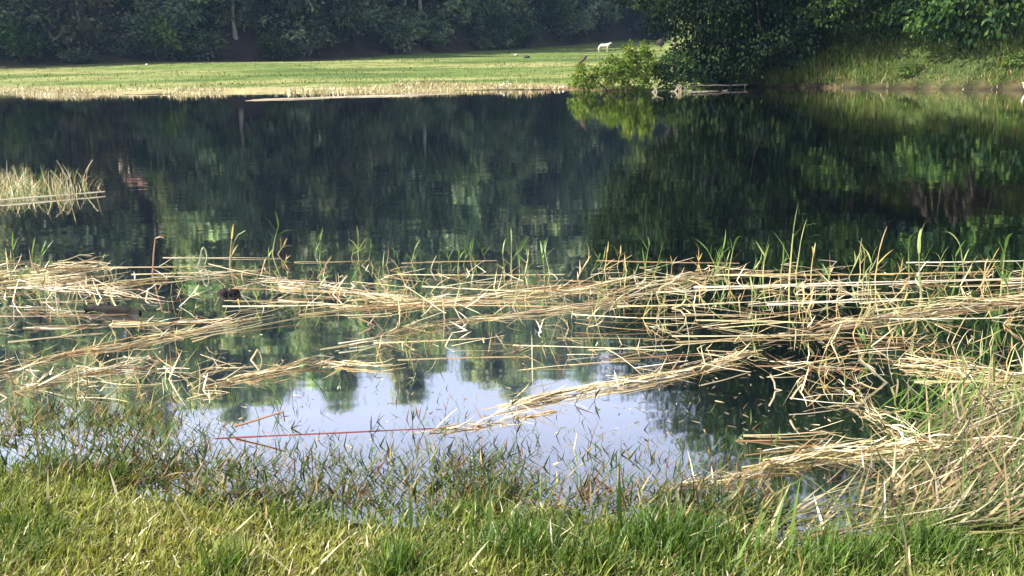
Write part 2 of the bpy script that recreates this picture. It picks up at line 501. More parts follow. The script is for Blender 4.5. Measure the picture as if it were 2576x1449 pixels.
def far_variant(i, cols, H=18, low=2.0, spread=4.0, nclump=300, bark=None):
    lobes = []
    n = RS.randint(11, 15)
    for k in range(n):
        f = (k + .5) / n
        z = low + (H - low) * f * .94
        wr = spread * (0.55 + .6 * math.sin(math.pi * min(1, f * .85 + .15))) * RS.uniform(.7, 1.1)
        a = RS.uniform(0, TAU)
        o = wr * RS.uniform(.35, .75) * (1 - .5 * f)
        lobes.append((math.cos(a) * o, math.sin(a) * o, z, wr * .62, wr * .62, (H - low) / n * RS.uniform(1.0, 1.7)))
    lobes.append((0, 0, H * .93, spread * .4, spread * .4, H * .1))
    V, Q, Cc = crown(lobes, int(nclump * .85), 18, 1.0, .56, .36, cols, droop=.4, shell=.45, jit=.55, up=1.3)
    me = mk_mesh('forest_crown', V, Q, Cc); me.materials.append(M_FAR)
    tm = trunk_mesh('forest_trunk', H * .88, .11 + H * .006, lobes[3:], lean=(RS.uniform(-.04, .04), RS.uniform(-.04, .04)), split=.3)
    tm.materials.append(bark or M_BARK)
    return me, tm


FARV = [far_variant(0, FAR_COLS, 18, .9, 4.6, 560), far_variant(1, FAR_COLS, 20, 1.9, 4.6, 560, M_PALEBARK), far_variant(2, FAR_COLS, 16, .6, 4.2, 520),
        far_variant(3, PALE_COLS, 15, 2.0, 2.8, 360, M_PALEBARK), far_variant(4, LIME_COLS, 14, .6, 3.4, 380), far_variant(5, FAR_COLS, 22, 4.2, 4.4, 480, M_PALEBARK)]


def place_tree(name, var, x, y, s, rz, label, group=None, sz=None, crown_name='crown'):
    z = float(terrain(x, y)) - .05
    o = empty(name, (x, y, z)); o.rotation_euler.z = rz; o.scale = (s, s, sz or s)
    tag(o, label, 'tree', group)
    me, tm = FARV[var]
    ob('trunk', tm, None, o); ob(crown_name, me, None, o)
    return o


# front row of the far forest, from one end to the other: (u, metres behind the meadow edge, kind, size, label)
FRONT = [(-160, 2, 0, 1.0, 'dark leafy tree at the far meadow edge beyond the slender pale trunk'),
         (45, 0, 1, .85, 'forest tree with a slender pale trunk bare to the ground at the meadow corner'),
         (150, 3, 0, 1.0, 'broad dark green forest tree beside the pale straw-coloured tree'),
         (262, 1, 3, 1.0, 'pale straw-coloured tree, lightest crown in the far forest'),
         (222, 6, 4, .6, 'small fresh green tree just behind the pale straw-coloured tree'),
         (492, 6, 2, .95, 'grey-green forest tree above the small white litter on the meadow edge'),
         (520, 2, 1, 1.0, 'forest tree with hanging grey-green foliage midway along the left forest edge'),
         (640, 3, 5, .9, 'forest tree with a dark leaning trunk over the shaded hollow'),
         (700, 7, 3, 1.0, 'pale grey-leaved tree behind the shaded hollow'),
         (790, 2, 0, .95, 'dark bushy forest tree where the meadow edge steps up'),
         (890, 3, 2, 1.0, 'rounded dark green tree before the reddish clearing'),
         (1042, 7, 5, 1.0, 'tall pale-trunked tree standing alone on the reddish clearing'),
         (1150, 2, 0, 1.05, 'bluish green leafy tree at the far side of the reddish clearing'),
         (1250, 4, 2, 1.1, 'dense bluish tree with big leaf clumps above the meadow middle'),
         (1350, 6, 1, 1.1, 'dark bluish tree in deep shade behind the meadow'),
         (1440, 5, 0, 1.15, 'shaded forest tree above the white cow'),
         (1525, 8, 4, 1.2, 'greenish tree at the far end of the meadow beside the cow'),
         (1600, 12, 1, 1.2, 'slender trunked tree closing the far end of the meadow'),
         (1680, 16, 0, 1.2, 'leafy tree at the far meadow end partly behind the dark waterside tree'),
         (1770, 18, 2, 1.2, 'forest tree hidden mostly behind the dark waterside tree')]
# meadow edge point in a given direction
def edge_pt(u, extra=0.0):
    D = _f + (u - 1288.0) / FPX * _r
    k = D[0] / D[1]
    yy = np.linspace(60, 330, 2000)
    e = np.interp(k * yy, EDGE[:, 0], EDGE[:, 1])
    y = yy[np.argmax(yy > e)] + extra
    return k * y, y


front_xy = []
for (u, ex, var, s, lab) in FRONT:
    x, y = edge_pt(u, ex)
    front_xy.append((x, y))
    s2 = s * (1 + max(0, (y - 120)) / 260)
    place_tree('forest_tree', var, x, y, s2, RS.uniform(0, TAU), lab)

HUT = None
for d in np.arange(108, 190, .5):                       # where the slope meets the hut's mirrored sight line
    p = G(345, 418, d=d)
    if HUT is None and float(terrain(p[0], d)) + 1.1 >= -p[2]:
        HUT = np.array([p[0], d])
if HUT is None: HUT = np.array([-42.0, 125.0])
placed = list(front_xy)
cnt = 0
for row in range(14):
    for xx in np.arange(-130, 112, 7.5):
        x = xx + RS.uniform(-2.6, 2.6) + (row % 2) * 3.7
        ye = np.interp(x, EDGE[:, 0], EDGE[:, 1])
        y = ye + 7 + row * 8.0 + RS.uniform(-2.5, 2.5)
        if abs(x) > 0.60 * y + 2 or cnt >= 285:
            continue
        if x > .34 * y + 6 and y < 260 and row > 8:
            continue
        if row > 2 and RS.uniform() < .12 + .012 * row:
            continue
        if abs(x - .6) < 4.5 and row < 1:
            continue
        # open strip in front of the hut
        if abs(x - HUT[0] * y / HUT[1]) < 4.5 and y < HUT[1] + 7:
            continue
        if HUT[0] - 13 < x < HUT[0] + 2 and abs(y - HUT[1]) < 5.5:
            continue
        var = RS.choice(6, p=[.30, .24, .22, .05, .03, .16])
        s = RS.uniform(.8, 1.25) * (1 + max(0, y - 140) / 320)
        place_tree('forest_tree', var, x, y, s * 1.08, RS.uniform(0, TAU), 'tree among the crowded trees %s, behind the front row' % ('low on the wooded slope' if row < 4 else 'halfway up the wooded slope' if row < 9 else 'along the wooded ridge'), 'trees on the wooded slope')
        cnt += 1

# shrubs along the forest foot
def shrub_variant(cols, nl=5, n=70, L=.26):
    lobes = [(RS.uniform(-.9, .9), RS.uniform(-.6, .6), RS.uniform(.5, 1.3), RS.uniform(.5, .9), RS.uniform(.5, .8), RS.uniform(.45, .8)) for _ in range(nl)]
    V, Q, Cc = crown(lobes, n, 16, .42, L, L * .55, cols, droop=.2, shell=.2)
    me = mk_mesh('shrub_foliage', V, Q, Cc); me.materials.append(M_FAR)
    P = np.array([limb_path((RS.uniform(-.2, .2), RS.uniform(-.2, .2), -.15), np.array(l[:3]), .05, 5) for l in lobes])
    v, q, _ = tubes(P, np.tile(np.linspace(.05, .015, 5), (len(P), 1)), 5)
    st = mk_mesh('shrub_stems', v, q, None, True); st.materials.append(M_BARK)
    return me, st


SHR = [shrub_variant(FAR_COLS), shrub_variant(LIME_COLS), shrub_variant(FAR_COLS, 6, 90)]
for k, u in enumerate(np.linspace(-60, 1640, 112)):
    u = u + RS.uniform(-14, 14)
    x, y = edge_pt(u, RS.uniform(-1.0, 9.0))
    if 600 < u < 720 and k % 2 or abs(u - 348) < 50: continue
    o = empty('shrub', (x, y, float(terrain(x, y)) - .05))
    s = RS.uniform(1.0, 2.3) * (1 + max(0, y - 110) / 160)
    o.scale = (s * 1.25, s, s * RS.uniform(.8, 1.2)); o.rotation_euler.z = RS.uniform(0, TAU)
    tag(o, 'low shrub in the row along the foot of the far forest', 'shrub', 'shrubs along the forest foot')
    me, st = SHR[k % 3]
    ob('foliage', me, None, o); ob('stem', st, None, o)

# ------------------------------------------------------------------ waterside trees of the right bank
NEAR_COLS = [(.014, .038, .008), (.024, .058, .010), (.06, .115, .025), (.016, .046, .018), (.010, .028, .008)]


def rel(x, y, items):
    z = float(terrain(x, y)) - .05
    out = []
    for (u, v, d, rx, ry, rz) in items:
        p = G(u, v, d=d)
        out.append((p[0] - x, p[1] - y, p[2] - z, rx, ry, rz))
    return out


def near_tree(name, x, y, lobes, h, r, label, ncl, nleaf=20, cr=.55, L=.2, W=.11, cols=NEAR_COLS, lean=(0, 0), bark=None, shell=.45, mat=None, droop=.7):
    z = float(terrain(x, y)) - .05
    o = empty(name, (x, y, z))
    tag(o, label, 'tree')
    tm = trunk_mesh('trunk', h, r, lobes, lean=lean, split=.2); ob('trunk', tm, bark or M_DARKBARK, o)
    V, Q, Cc = crown(lobes, ncl, nleaf, cr, L, W, cols, droop=droop, shell=shell)
    ob('crown', mk_mesh('crown', V, Q, Cc), mat or M_NEAR, o)
    return o


# big dark tree that hangs over the water behind the bush
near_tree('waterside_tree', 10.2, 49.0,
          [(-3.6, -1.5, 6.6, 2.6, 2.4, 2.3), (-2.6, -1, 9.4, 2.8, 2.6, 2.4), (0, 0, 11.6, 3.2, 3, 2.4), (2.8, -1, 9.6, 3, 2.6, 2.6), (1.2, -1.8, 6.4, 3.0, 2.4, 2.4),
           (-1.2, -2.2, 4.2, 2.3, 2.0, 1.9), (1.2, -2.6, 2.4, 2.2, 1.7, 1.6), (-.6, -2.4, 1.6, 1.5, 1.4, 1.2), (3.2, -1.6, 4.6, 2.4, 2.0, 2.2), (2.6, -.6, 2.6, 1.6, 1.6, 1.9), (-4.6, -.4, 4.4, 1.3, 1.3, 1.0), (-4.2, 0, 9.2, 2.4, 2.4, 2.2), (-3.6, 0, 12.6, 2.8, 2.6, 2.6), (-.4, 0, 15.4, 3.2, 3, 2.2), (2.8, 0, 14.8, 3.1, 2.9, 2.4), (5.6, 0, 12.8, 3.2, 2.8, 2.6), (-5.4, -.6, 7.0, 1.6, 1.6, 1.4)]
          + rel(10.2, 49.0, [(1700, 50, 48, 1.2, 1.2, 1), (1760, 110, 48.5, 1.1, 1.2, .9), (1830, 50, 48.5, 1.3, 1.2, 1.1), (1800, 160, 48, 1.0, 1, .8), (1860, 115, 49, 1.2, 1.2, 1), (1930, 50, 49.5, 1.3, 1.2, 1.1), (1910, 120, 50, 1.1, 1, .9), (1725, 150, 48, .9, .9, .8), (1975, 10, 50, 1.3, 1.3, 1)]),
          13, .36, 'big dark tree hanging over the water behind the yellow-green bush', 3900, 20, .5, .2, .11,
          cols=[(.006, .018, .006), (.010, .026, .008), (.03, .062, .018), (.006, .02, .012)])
# lighter tree farther back, leaves against the far forest
near_tree('small_leaved_tree', 11.4, 72.0,
          [(-1.2, 0, 5.8, 2.2, 2.0, 1.6), (.8, 0, 6.6, 2.4, 2.2, 1.8), (-2.4, 0, 8.2, 2.2, 2, 1.8), (0, 0, 9.6, 2.6, 2.4, 2), (2.2, 0, 4.6, 1.8, 1.6, 1.3)],
          9, .15, 'slim pale-trunked tree with lighter leaves at the far end of the shore', 420, 18, .55, .26, .16,
          cols=[(.07, .10, .04), (.10, .14, .06), (.05, .08, .035)], bark=M_PALEBARK, mat=M_NEAR)
near_tree('overhanging_tree', 15.2, 49.5,
          [(-1.8, -3.2, 4.6, 1.9, 1.8, 1.3), (-.2, -4.2, 4.0, 2.0, 1.6, 1.2), (1.2, -3.0, 5.0, 2.2, 2, 1.5), (-2, -1, 7.6, 2.8, 2.6, 2.2), (1.5, -1, 8.4, 3, 2.8, 2.4), (0, 0, 10.6, 3, 2.8, 2.2), (-.6, 0, 13.2, 3, 2.8, 2.2), (3.4, -1, 6.2, 2.4, 2.2, 1.8)]
          + rel(15.2, 49.5, [(2080, 35, 46, 1.2, 1.1, .8), (2180, 55, 45.5, 1.1, 1, .8), (2020, 5, 46.5, 1.2, 1.2, .9), (2130, 0, 45.5, 1.3, 1.2, .9), (2260, 20, 45.5, 1.2, 1.2, .9), (1985, 70, 48, .9, .9, .6), (2090, 70, 50, 1.3, 1.2, .9), (2210, 75, 50, 1.4, 1.2, 1), (2010, 60, 51, 1.3, 1.2, 1), (2290, 60, 49, 1.3, 1.2, 1)]),
          10, .3, 'tree spreading light-tipped boughs over the middle of the right bank', 1700, 20, .5, .2, .12, droop=.8)
near_tree('overhanging_tree', 20.4, 45.0,
          [(-2.2, -3.6, 3.4, 1.8, 1.5, 1.2), (-.6, -4.4, 2.6, 1.8, 1.4, 1.0), (-3.4, -2.8, 4.8, 2.0, 1.8, 1.4), (.6, -3.6, 4.2, 2.2, 2, 1.4), (-1, -1, 7.4, 3.2, 2.8, 2.4), (2.6, -1, 6.4, 3, 2.6, 2.2), (.4, 0, 9.8, 3.2, 3, 2.2), (-1.5, -3, 5.6, 2.2, 1.6, 1.6), (1.6, -3.4, 5.6, 2.4, 1.6, 1.6), (3.6, -3, 4.6, 2, 1.6, 1.4), (-.4, 0, 12.6, 3.2, 3, 2.2), (1.8, -5.0, 3.0, 1.3, 1.2, .9)]
          + rel(20.4, 45.0, [(2400, 25, 42.5, 1.1, 1, .8), (2480, 50, 42, 1.1, 1, .8), (2560, 15, 41.5, 1.2, 1.1, .9), (2350, 55, 43.5, 1, 1, .7), (2440, 85, 42.8, .8, .8, .55), (2300, 25, 44.5, 1.1, 1, .8), (2400, 80, 46, 1.4, 1.1, .9), (2320, 95, 47, 1.3, 1.1, .9), (2500, 60, 45.5, 1.4, 1.2, .9), (2600, 30, 44, 1.5, 1.2, 1)]),
          9, .3, 'tree with large drooping separate leaves over the right end of the bank', 2100, 17, .55, .27, .17, droop=1.0)
# trees higher on the right-hand slope, closing the view behind
rb_spots = [(13.5, 57), (18.5, 55), (23.5, 51), (27.5, 47), (17, 64), (23, 61), (29, 56), (34, 49), (21, 71), (28, 67), (35, 60), (41, 52), (26, 79), (34, 74), (33, 42), (39, 44)]
LB = [(-1.5, -1, 3.2, 2.2, 2.0, 1.8), (1.6, -1.2, 3.6, 2.2, 2, 1.9), (0, -1.4, 1.9, 2.0, 1.6, 1.4), (-2, 0, 6, 2.6, 2.4, 2.2), (1.8, 0, 6.6, 2.8, 2.4, 2.2), (0, 0, 9, 2.8, 2.6, 2.2), (0, 1, 4.6, 2.6, 2.4, 2.4)]
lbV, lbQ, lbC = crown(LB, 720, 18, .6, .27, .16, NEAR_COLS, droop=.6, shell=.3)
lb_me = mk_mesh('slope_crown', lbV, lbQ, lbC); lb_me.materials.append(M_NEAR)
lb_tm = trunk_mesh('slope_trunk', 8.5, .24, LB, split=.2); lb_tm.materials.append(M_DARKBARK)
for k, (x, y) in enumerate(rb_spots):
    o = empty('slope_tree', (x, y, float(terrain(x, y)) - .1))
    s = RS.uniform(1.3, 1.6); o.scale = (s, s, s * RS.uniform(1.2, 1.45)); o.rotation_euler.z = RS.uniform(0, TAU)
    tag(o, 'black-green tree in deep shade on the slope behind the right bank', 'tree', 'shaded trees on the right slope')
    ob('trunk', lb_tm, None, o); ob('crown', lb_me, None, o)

# ------------------------------------------------------------------ bush on the shore and bank plants
BUSH_COLS = [(.14, .22, .025), (.19, .27, .035), (.11, .18, .025), (.23, .27, .05), (.08, .13, .02)]


def bush(name, x, y, lobes, ncl, label, cols, L=.13, W=.10, mat=None, nleaf=14, cr=.2, droop=.2):
    z = float(terrain(x, y)) - .02
    o = empty(name, (x, y, z)); tag(o, label, 'bush')
    V, Q, Cc = crown(lobes, ncl, nleaf, cr, L, W, cols, droop=droop, shell=.25)
    ob('foliage', mk_mesh('foliage', V, Q, Cc), mat or M_BUSH, o)
    for l in lobes[:9]:
        p = limb_path((l[0] * .35, l[1] * .35 + .1, -.1), (l[0], l[1], l[2] + l[5] * .5), .03, 6)
        v, q, _ = tubes(p[None], np.linspace(.022, .006, 6)[None], 5)
        ob('stem', mk_mesh('stem', v, q, None, True), M_BARK, o)
    return o


bush('shore_bush', 5.2, 46.1,
     [(-1.75, -.3, .35, .55, .5, .4), (-2.0, -.2, .85, .35, .3, .38), (-2.1, -.2, .45, .4, .35, .35), (-1.1, -.3, .75, .6, .55, .5), (-.4, -.2, .95, .7, .6, .6), (.25, 0, 1.25, .6, .55, .55), (.75, -.1, .9, .7, .6, .6), (-.2, -.5, .4, .7, .4, .35), (.6, -.4, .45, .6, .4, .4),
      (.1, 0, 1.75, .25, .25, .3), (.75, 0, 1.75, .28, .25, .35), (-.75, 0, 1.3, .25, .25, .3), (1.0, 0, 1.5, .2, .2, .3)],
     330, 'sunlit yellow-green bush at the water edge with the brown bird on it', BUSH_COLS)
bush('shore_bush', 7.4, 46.4,
     [(-.6, 0, .8, .7, .6, .6), (.1, 0, .95, .7, .6, .65), (.7, .1, .7, .6, .5, .5), (-.1, -.4, .4, .8, .4, .35)],
     190, 'dark green rounded bush between the yellow-green bush and the big dark tree', [(.03, .065, .02), (.045, .085, .022), (.025, .05, .02)], mat=M_NEAR)
# overhanging low sprays beside the dark tree
for (x, y, s, lab) in [(10.3, 48.9, 1.0, 'dark drooping waterside bush at the foot of the big dark tree'),
                       (9.2, 48.0, .8, 'small black-green bush dipping to the water beside the big dark tree')]:
    bush('waterside_bush', x, y, [(-.8 * s, 0, .8 * s, .7 * s, .6 * s, .6 * s), (0, 0, 1.2 * s, .9 * s, .7 * s, .8 * s), (.8 * s, 0, .8 * s, .7 * s, .6 * s, .6 * s), (.2 * s, .1, 2.0 * s, .8 * s, .6 * s, .6 * s)],
         170, lab, NEAR_COLS, L=.15, W=.08, mat=M_NEAR)
# plants on the right bank
for (u, v, s, lab) in [(1925, 160, .8, 'leafy low plant at the dark end of the right bank'), (2010, 172, .55, 'small broad-leaved plant on the middle of the right bank'),
                       (2130, 130, .6, 'low plant under the light-tipped boughs on the bank'), (2560, 165, .8, 'bright green plant at the far right end of the bank'),
                       (2480, 110, .7, 'low plant under the drooping large leaves on the bank'), (2290, 185, .5, 'small plant low on the bank above the brown water edge')]:
    # walk out along the sight line until the bank is met
    D = _f + (u - 1288.0) / FPX * _r + (724.5 - v) / FPX * _u
    tt = np.linspace(36, 75, 900); px, py, pz = D[0] * tt, D[1] * tt, CAM_H + D[2] * tt
    hit = np.argmax(pz < terrain(px, py)); x, y = px[hit], py[hit]
    bush('bank_plant', x, y, [(-.4 * s, 0, .3 * s, .5 * s, .4 * s, .35 * s), (.3 * s, 0, .4 * s, .5 * s, .4 * s, .4 * s), (0, -.2, .2 * s, .6 * s, .4 * s, .25 * s)], 60, lab,
         [(.09, .15, .03), (.06, .10, .025), (.12, .17, .05)], L=.14, W=.09, cr=.18)

# grass of the far meadow, the straw fringe and the right bank
def scatter_far(n, xr, yr, keep, H, W, cols, p=None, lean=.5):
    x = RS.uniform(*xr, n); y = RS.uniform(*yr, n)
    m = keep(x, y); x, y = x[m], y[m]; n = len(x)
    z = terrain(x, y) - .02
    hh = H * RS.uniform(.35, 1.3, n) * (1 + .7 * vnoise(x, y, .55, 41))
    c = pick(cols, n, p, .25)
    return ribbons(np.stack([x, y, z], 1), RS.uniform(0, TAU, n), RS.uniform(0, lean, n), RS.uniform(0, .9, n), hh, W * RS.uniform(.6, 1.3, n), 2, c * .9, c)


def sh(x): return np.interp(x, SHORE[:, 0], SHORE[:, 1])
def ed(x): return np.interp(x, EDGE[:, 0], EDGE[:, 1])


V, Q, C_ = scatter_far(60000, (-62, 30), (46, 190), lambda x, y: (y > sh(x) + 3) & (y < ed(x)) & (np.abs(x) < .6 * y) & (x - .125 * (y - 45) < 8.5) & (RS.uniform(0, 1, len(x)) < np.clip(70 / y, 0, 1) ** 1.5), .13, .06,
                       [(.11, .165, .035), (.15, .20, .05), (.20, .22, .08), (.30, .28, .14)], [.4, .35, .18, .07])
V2, Q2, C2 = scatter_far(9000, (-62, 26), (48, 180), lambda x, y: (y > sh(x) + 2) & (y < ed(x) - 3) & (np.abs(x) < .6 * y) & (x - .125 * (y - 45) < 8.5) & (vnoise(x * .4, y, .5, 27) > .15), .2, .09, [(.09, .14, .03), (.12, .17, .04), (.19, .2, .07)], [.4, .35, .25])
V, Q, C_ = join((V, Q, C_), (V2, Q2, C2))
tag(ob('meadow_grass', mk_mesh('meadow_grass', V, Q, C_), M_LAWN), 'sunlit short grass of the far meadow', 'grass', kind='stuff')
V, Q, C_ = scatter_far(110000, (-50, 2.4), (48, 80), lambda x, y: (y > sh(x) - .25) & (y < sh(x) + 2.0 + 6 * vnoise(x, y, .16, 21)) & (vnoise(x, y, .45, 22) > -.45),   .25, .045,
                       [(.60, .52, .30), (.74, .66, .42), (.45, .40, .2), (.24, .27, .08), (.34, .2, .12)], [.30, .28, .18, .18, .06], lean=1.1)
tag(ob('dry_shore_grass', mk_mesh('dry_shore_grass', V, Q, C_), M_STRAW), 'pale straw-coloured grass fringing the far shore', 'grass', kind='stuff')
V, Q, C_ = scatter_far(130000, (8, 28), (36, 62), lambda x, y: (y > sh(x) - .05) & (x - .125 * (y - 45) > 8.7) & (np.abs(x) < .6 * y) & (vnoise(x, y, .6, 23) > -.8), .34, .045,
                       [(.09, .15, .025), (.13, .20, .04), (.18, .20, .06), (.22, .16, .08)], [.42, .34, .16, .08])
tag(ob('bank_grass', mk_mesh('bank_grass', V, Q, C_), M_LAWN), 'shaded green grass on the sloping right bank', 'grass', kind='stuff')
V, Q, C_ = scatter_far(9000, (9.5, 30), (32, 52), lambda x, y: (y > sh(x) - .35) & (y < sh(x) + .55) & (vnoise(x, y, 1.2, 24) > -.4), .28, .03,
                       [(.40, .30, .17), (.50, .42, .25), (.28, .16, .09), (.16, .2, .06)], [.4, .25, .2, .15])
tag(ob('bank_dry_grass', mk_mesh('bank_dry_grass', V, Q, C_), M_STRAW), 'brown dry grass along the water edge of the right bank', 'grass', kind='stuff')
V, Q, C_ = scatter_far(2600, (1.2, 6), (43, 49), lambda x, y: (y > sh(x) + .3) & (y < sh(x) + 2.5), .3, .04, [(.08, .13, .03), (.12, .17, .04)], None)
tag(ob('point_grass', mk_mesh('point_grass', V, Q, C_), M_LAWN), 'green grass on the small brown point left of the bush', 'grass', kind='stuff')
# floating pale reed line off the far shore
pts = np.array([G(u, v) for u, v in ((625, 252), (760, 248), (900, 243), (1010, 241), (1130, 236))])
n = 150
t0 = RS.uniform(0, .85, n); ln = RS.uniform(.05, .2, n)
tt = t0[:, None] + ln[:, None] * np.linspace(0, 1, 4)[None]
P = np.stack([np.interp(tt, np.linspace(0, 1, 5), pts[:, k]) for k in range(3)], -1)
P[..., 1] += RS.normal(size=(n, 1)) * .35; P[..., 2] += RS.uniform(-.01, .02, (n, 1))
V, Q, C_ = tubes(P, np.full((n, 4), .013), 3, pick([(.42, .38, .28), (.34, .28, .18)], n))
tag(ob('floating_reed_line', mk_mesh('floating_reed_line', V, Q, C_), M_STRAW), 'thin pale line of reeds floating off the far meadow shore', 'reeds', kind='stuff')

# ------------------------------------------------------------------ near bank: lawn
STRAW = [(.60, .50, .27), (.74, .66, .43), (.40, .30, .14), (.24, .15, .07), (.80, .74, .56)]
SP = [.26, .19, .24, .21, .10]
GREENS = [(.07, .14, .022), (.11, .19, .035), (.16, .23, .05), (.05, .10, .02)]
MARSH = [(.04, .075, .015), (.075, .12, .025), (.13, .14, .04), (.30, .23, .10), (.13, .06, .03), (.018, .026, .010)]


def pxm(v):
    """Survey pixels per metre on the water at picture row v."""
    p = G(1288, v)
    return FPX / math.hypot(p[1], CAM_H)


n = 175000
x = RS.uniform(-4.0, 4.0, n); y = RS.uniform(2.2, 4.7, n)
z = terrain(x, y)
pn = vnoise(x, y, 2.2, 31) * .6 + vnoise(x, y, 6.0, 32) * .4
keep = (z > .010 + .012 * pn - .03 * RS.uniform(0, 1, n) ** 4) & (np.abs(x) < .58 * y + 1.6)
x, y, z, pn = x[keep], y[keep], z[keep], pn[keep]; n = len(x)
tuft = np.zeros(n)
for (tu, tv, tr) in ((1330, 1400, .14), (1700, 1350, .16), (2110, 1410, .16), (560, 1430, .10), (1010, 1440, .10) , (2330, 1380, .12), (1480, 1440, .1)):
    tp = G(tu, tv, .05)
    tuft = np.maximum(tuft, np.exp(-((x - tp[0]) ** 2 + (y - tp[1]) ** 2) / tr ** 2))
pn = pn - .9 * tuft
yel = np.clip(.66 + pn * .9 + RS.normal(size=n) * .25, 0, 1)
gcol = np.array([(.065, .125, .018)]) * (1 - yel[:, None]) + np.array([(.27, .28, .07)]) * yel[:, None]
dry = RS.uniform(0, 1, n) < (.17 + .10 * pn)
gcol[dry] = pick(STRAW, dry.sum(), SP)
gcol *= RS.uniform(.5, 1.5, (n, 1))
az = RS.normal(.6, 1.5, n)
L = RS.uniform(.035, .085, n) * (1 + .35 * np.clip(-pn, 0, 1) + .9 * tuft)
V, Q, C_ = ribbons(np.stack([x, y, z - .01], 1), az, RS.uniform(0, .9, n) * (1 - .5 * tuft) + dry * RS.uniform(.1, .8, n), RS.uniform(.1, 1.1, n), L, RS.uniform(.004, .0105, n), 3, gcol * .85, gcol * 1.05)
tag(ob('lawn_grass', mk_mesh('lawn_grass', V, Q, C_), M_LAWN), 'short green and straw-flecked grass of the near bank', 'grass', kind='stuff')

# taller single blades and stems in the lawn: (u, v, length px, azimuth, lean, bend, width mm, colour, label)
BL = [(1390, 1400, 190, .9, .35, .3, 10, (.025, .05, .012), 'long dark green blade leaning over the near bank in the middle'),
      (1350, 1330, 150, 2.6, .3, 1.6, 9, (.40, .42, .20), 'pale arched grass blade over the water at the middle of the bank'),
      (1560, 1330, 170, 1.6, .1, .1, 16, (.09, .17, .03), 'broad upright green blade beside the pale arched blade'),
      (1230, 1345, 130, 1.4, .15, .2, 15, (.14, .24, .07), 'broad fresh green blade standing where bank meets water'),
      (1035, 1330, 110, 1.7, .15, .2, 14, (.12, .22, .06), 'short broad green blade at the water edge left of the arched blade'),
      (1700, 1410, 210, .1, .4, 1.3, 9, (.02, .04, .012), 'dark blade arching low over the bank towards the reed mat'),
      (1900, 1390, 130, 1.1, .3, .3, 13, (.12, .24, .04), 'bright green blade at the lower end of the reed mat'),
      (1985, 1360, 160, 1.0, .3, .2, 12, (.18, .28, .05), 'long lime green blade before the dark gap in the reed mat'),
      (1940, 1350, 150, .9, .45, .3, 10, (.10, .19, .03), 'green blade leaning beside the long lime green blade'),
      (2060, 1400, 170, 3.0, .9, .5, 10, (.55, .50, .25), 'pale dry stem bent like an elbow on the near bank'),
      (2290, 1440, 150, 1.9, .2, .2, 12, (.60, .50, .33), 'upright pale dry stalk at the foot of the reed mat'),
      (1530, 1380, 170, 2.7, 1.1, .3, 11, (.62, .56, .33), 'pale straw stem lying across the grass below the sky reflection'),
      (490, 1330, 110, 2.4, .8, .2, 10, (.58, .50, .32), 'pale straw stem in the grass on the left part of the bank'),
      (300, 1250, 90, 2.2, .7, .2, 11, (.62, .57, .40), 'bleached straw stem at the left water edge'),
      (770, 1440, 120, .6, .9, .2, 10, (.60, .53, .30), 'slanting straw stem near the bottom of the left lawn'),
      (740, 1430, 100, 2.7, 1.0, .2, 9, (.66, .60, .40), 'pale stem crossing the lawn at the very bottom left of centre'),
      (980, 1405, 130, .5, 1.0, .2, 8, (.025, .045, .012), 'thin dark stem lying on the lawn left of centre'),
      (120, 1260, 80, 1.7, .2, .3, 12, (.55, .52, .26), 'pale yellow blade on the far left of the bank'),
      (2330, 1330, 150, 2.5, .5, .2, 11, (.45, .36, .18), 'tan stem rising between reed mat and bank'),
      (1160, 1445, 100, .8, .9, .3, 10, (.64, .58, .34), 'pale stem in the grass at the bottom centre'),
      (560, 1345, 95, .7, 1.0, .1, 10, (.62, .55, .33), 'short straw stem pointing right in the left lawn'),
      (330, 1340, 80, .9, 1.1, .1, 12, (.66, .60, .36), 'light straw blade lying in the left lawn'),
      (1840, 1440, 130, .9, .7, .6, 12, (.16, .26, .06), 'broad green blade at the bottom right of centre'),
      (2100, 1430, 120, 1.5, .3, .9, 12, (.10, .20, .03), 'curved green blade in the dark tuft below the reed mat')]
for (u, v, lp, a, le, be, wmm, c, lab) in BL:
    p = G(u, v, .04); p[2] = terrain(p[0], p[1]) - .01
    L = np.array([lp / pxm(v) * 1.15])
    V, Q, C_ = ribbons(p[None], np.array([a]), np.array([le]), np.array([be]), L, np.array([wmm * .001]), 8, np.array([c]) * .9, np.array([c]), np.array([.2]))
    o = ob('tall_grass', mk_mesh('tall_grass', V - p, Q, C_), M_LAWN, None, p)
    tag(o, lab, 'grass blade', 'long blades of the near bank', 'thing')

# ------------------------------------------------------------------ marsh grass in the shallows
def patch_pts(u, v, ru, rv, n):
    a = RS.normal(size=(n, 2)) * .5
    return np.array([G(u + ru * q[0], v + rv * q[1], -.02) for q in a])


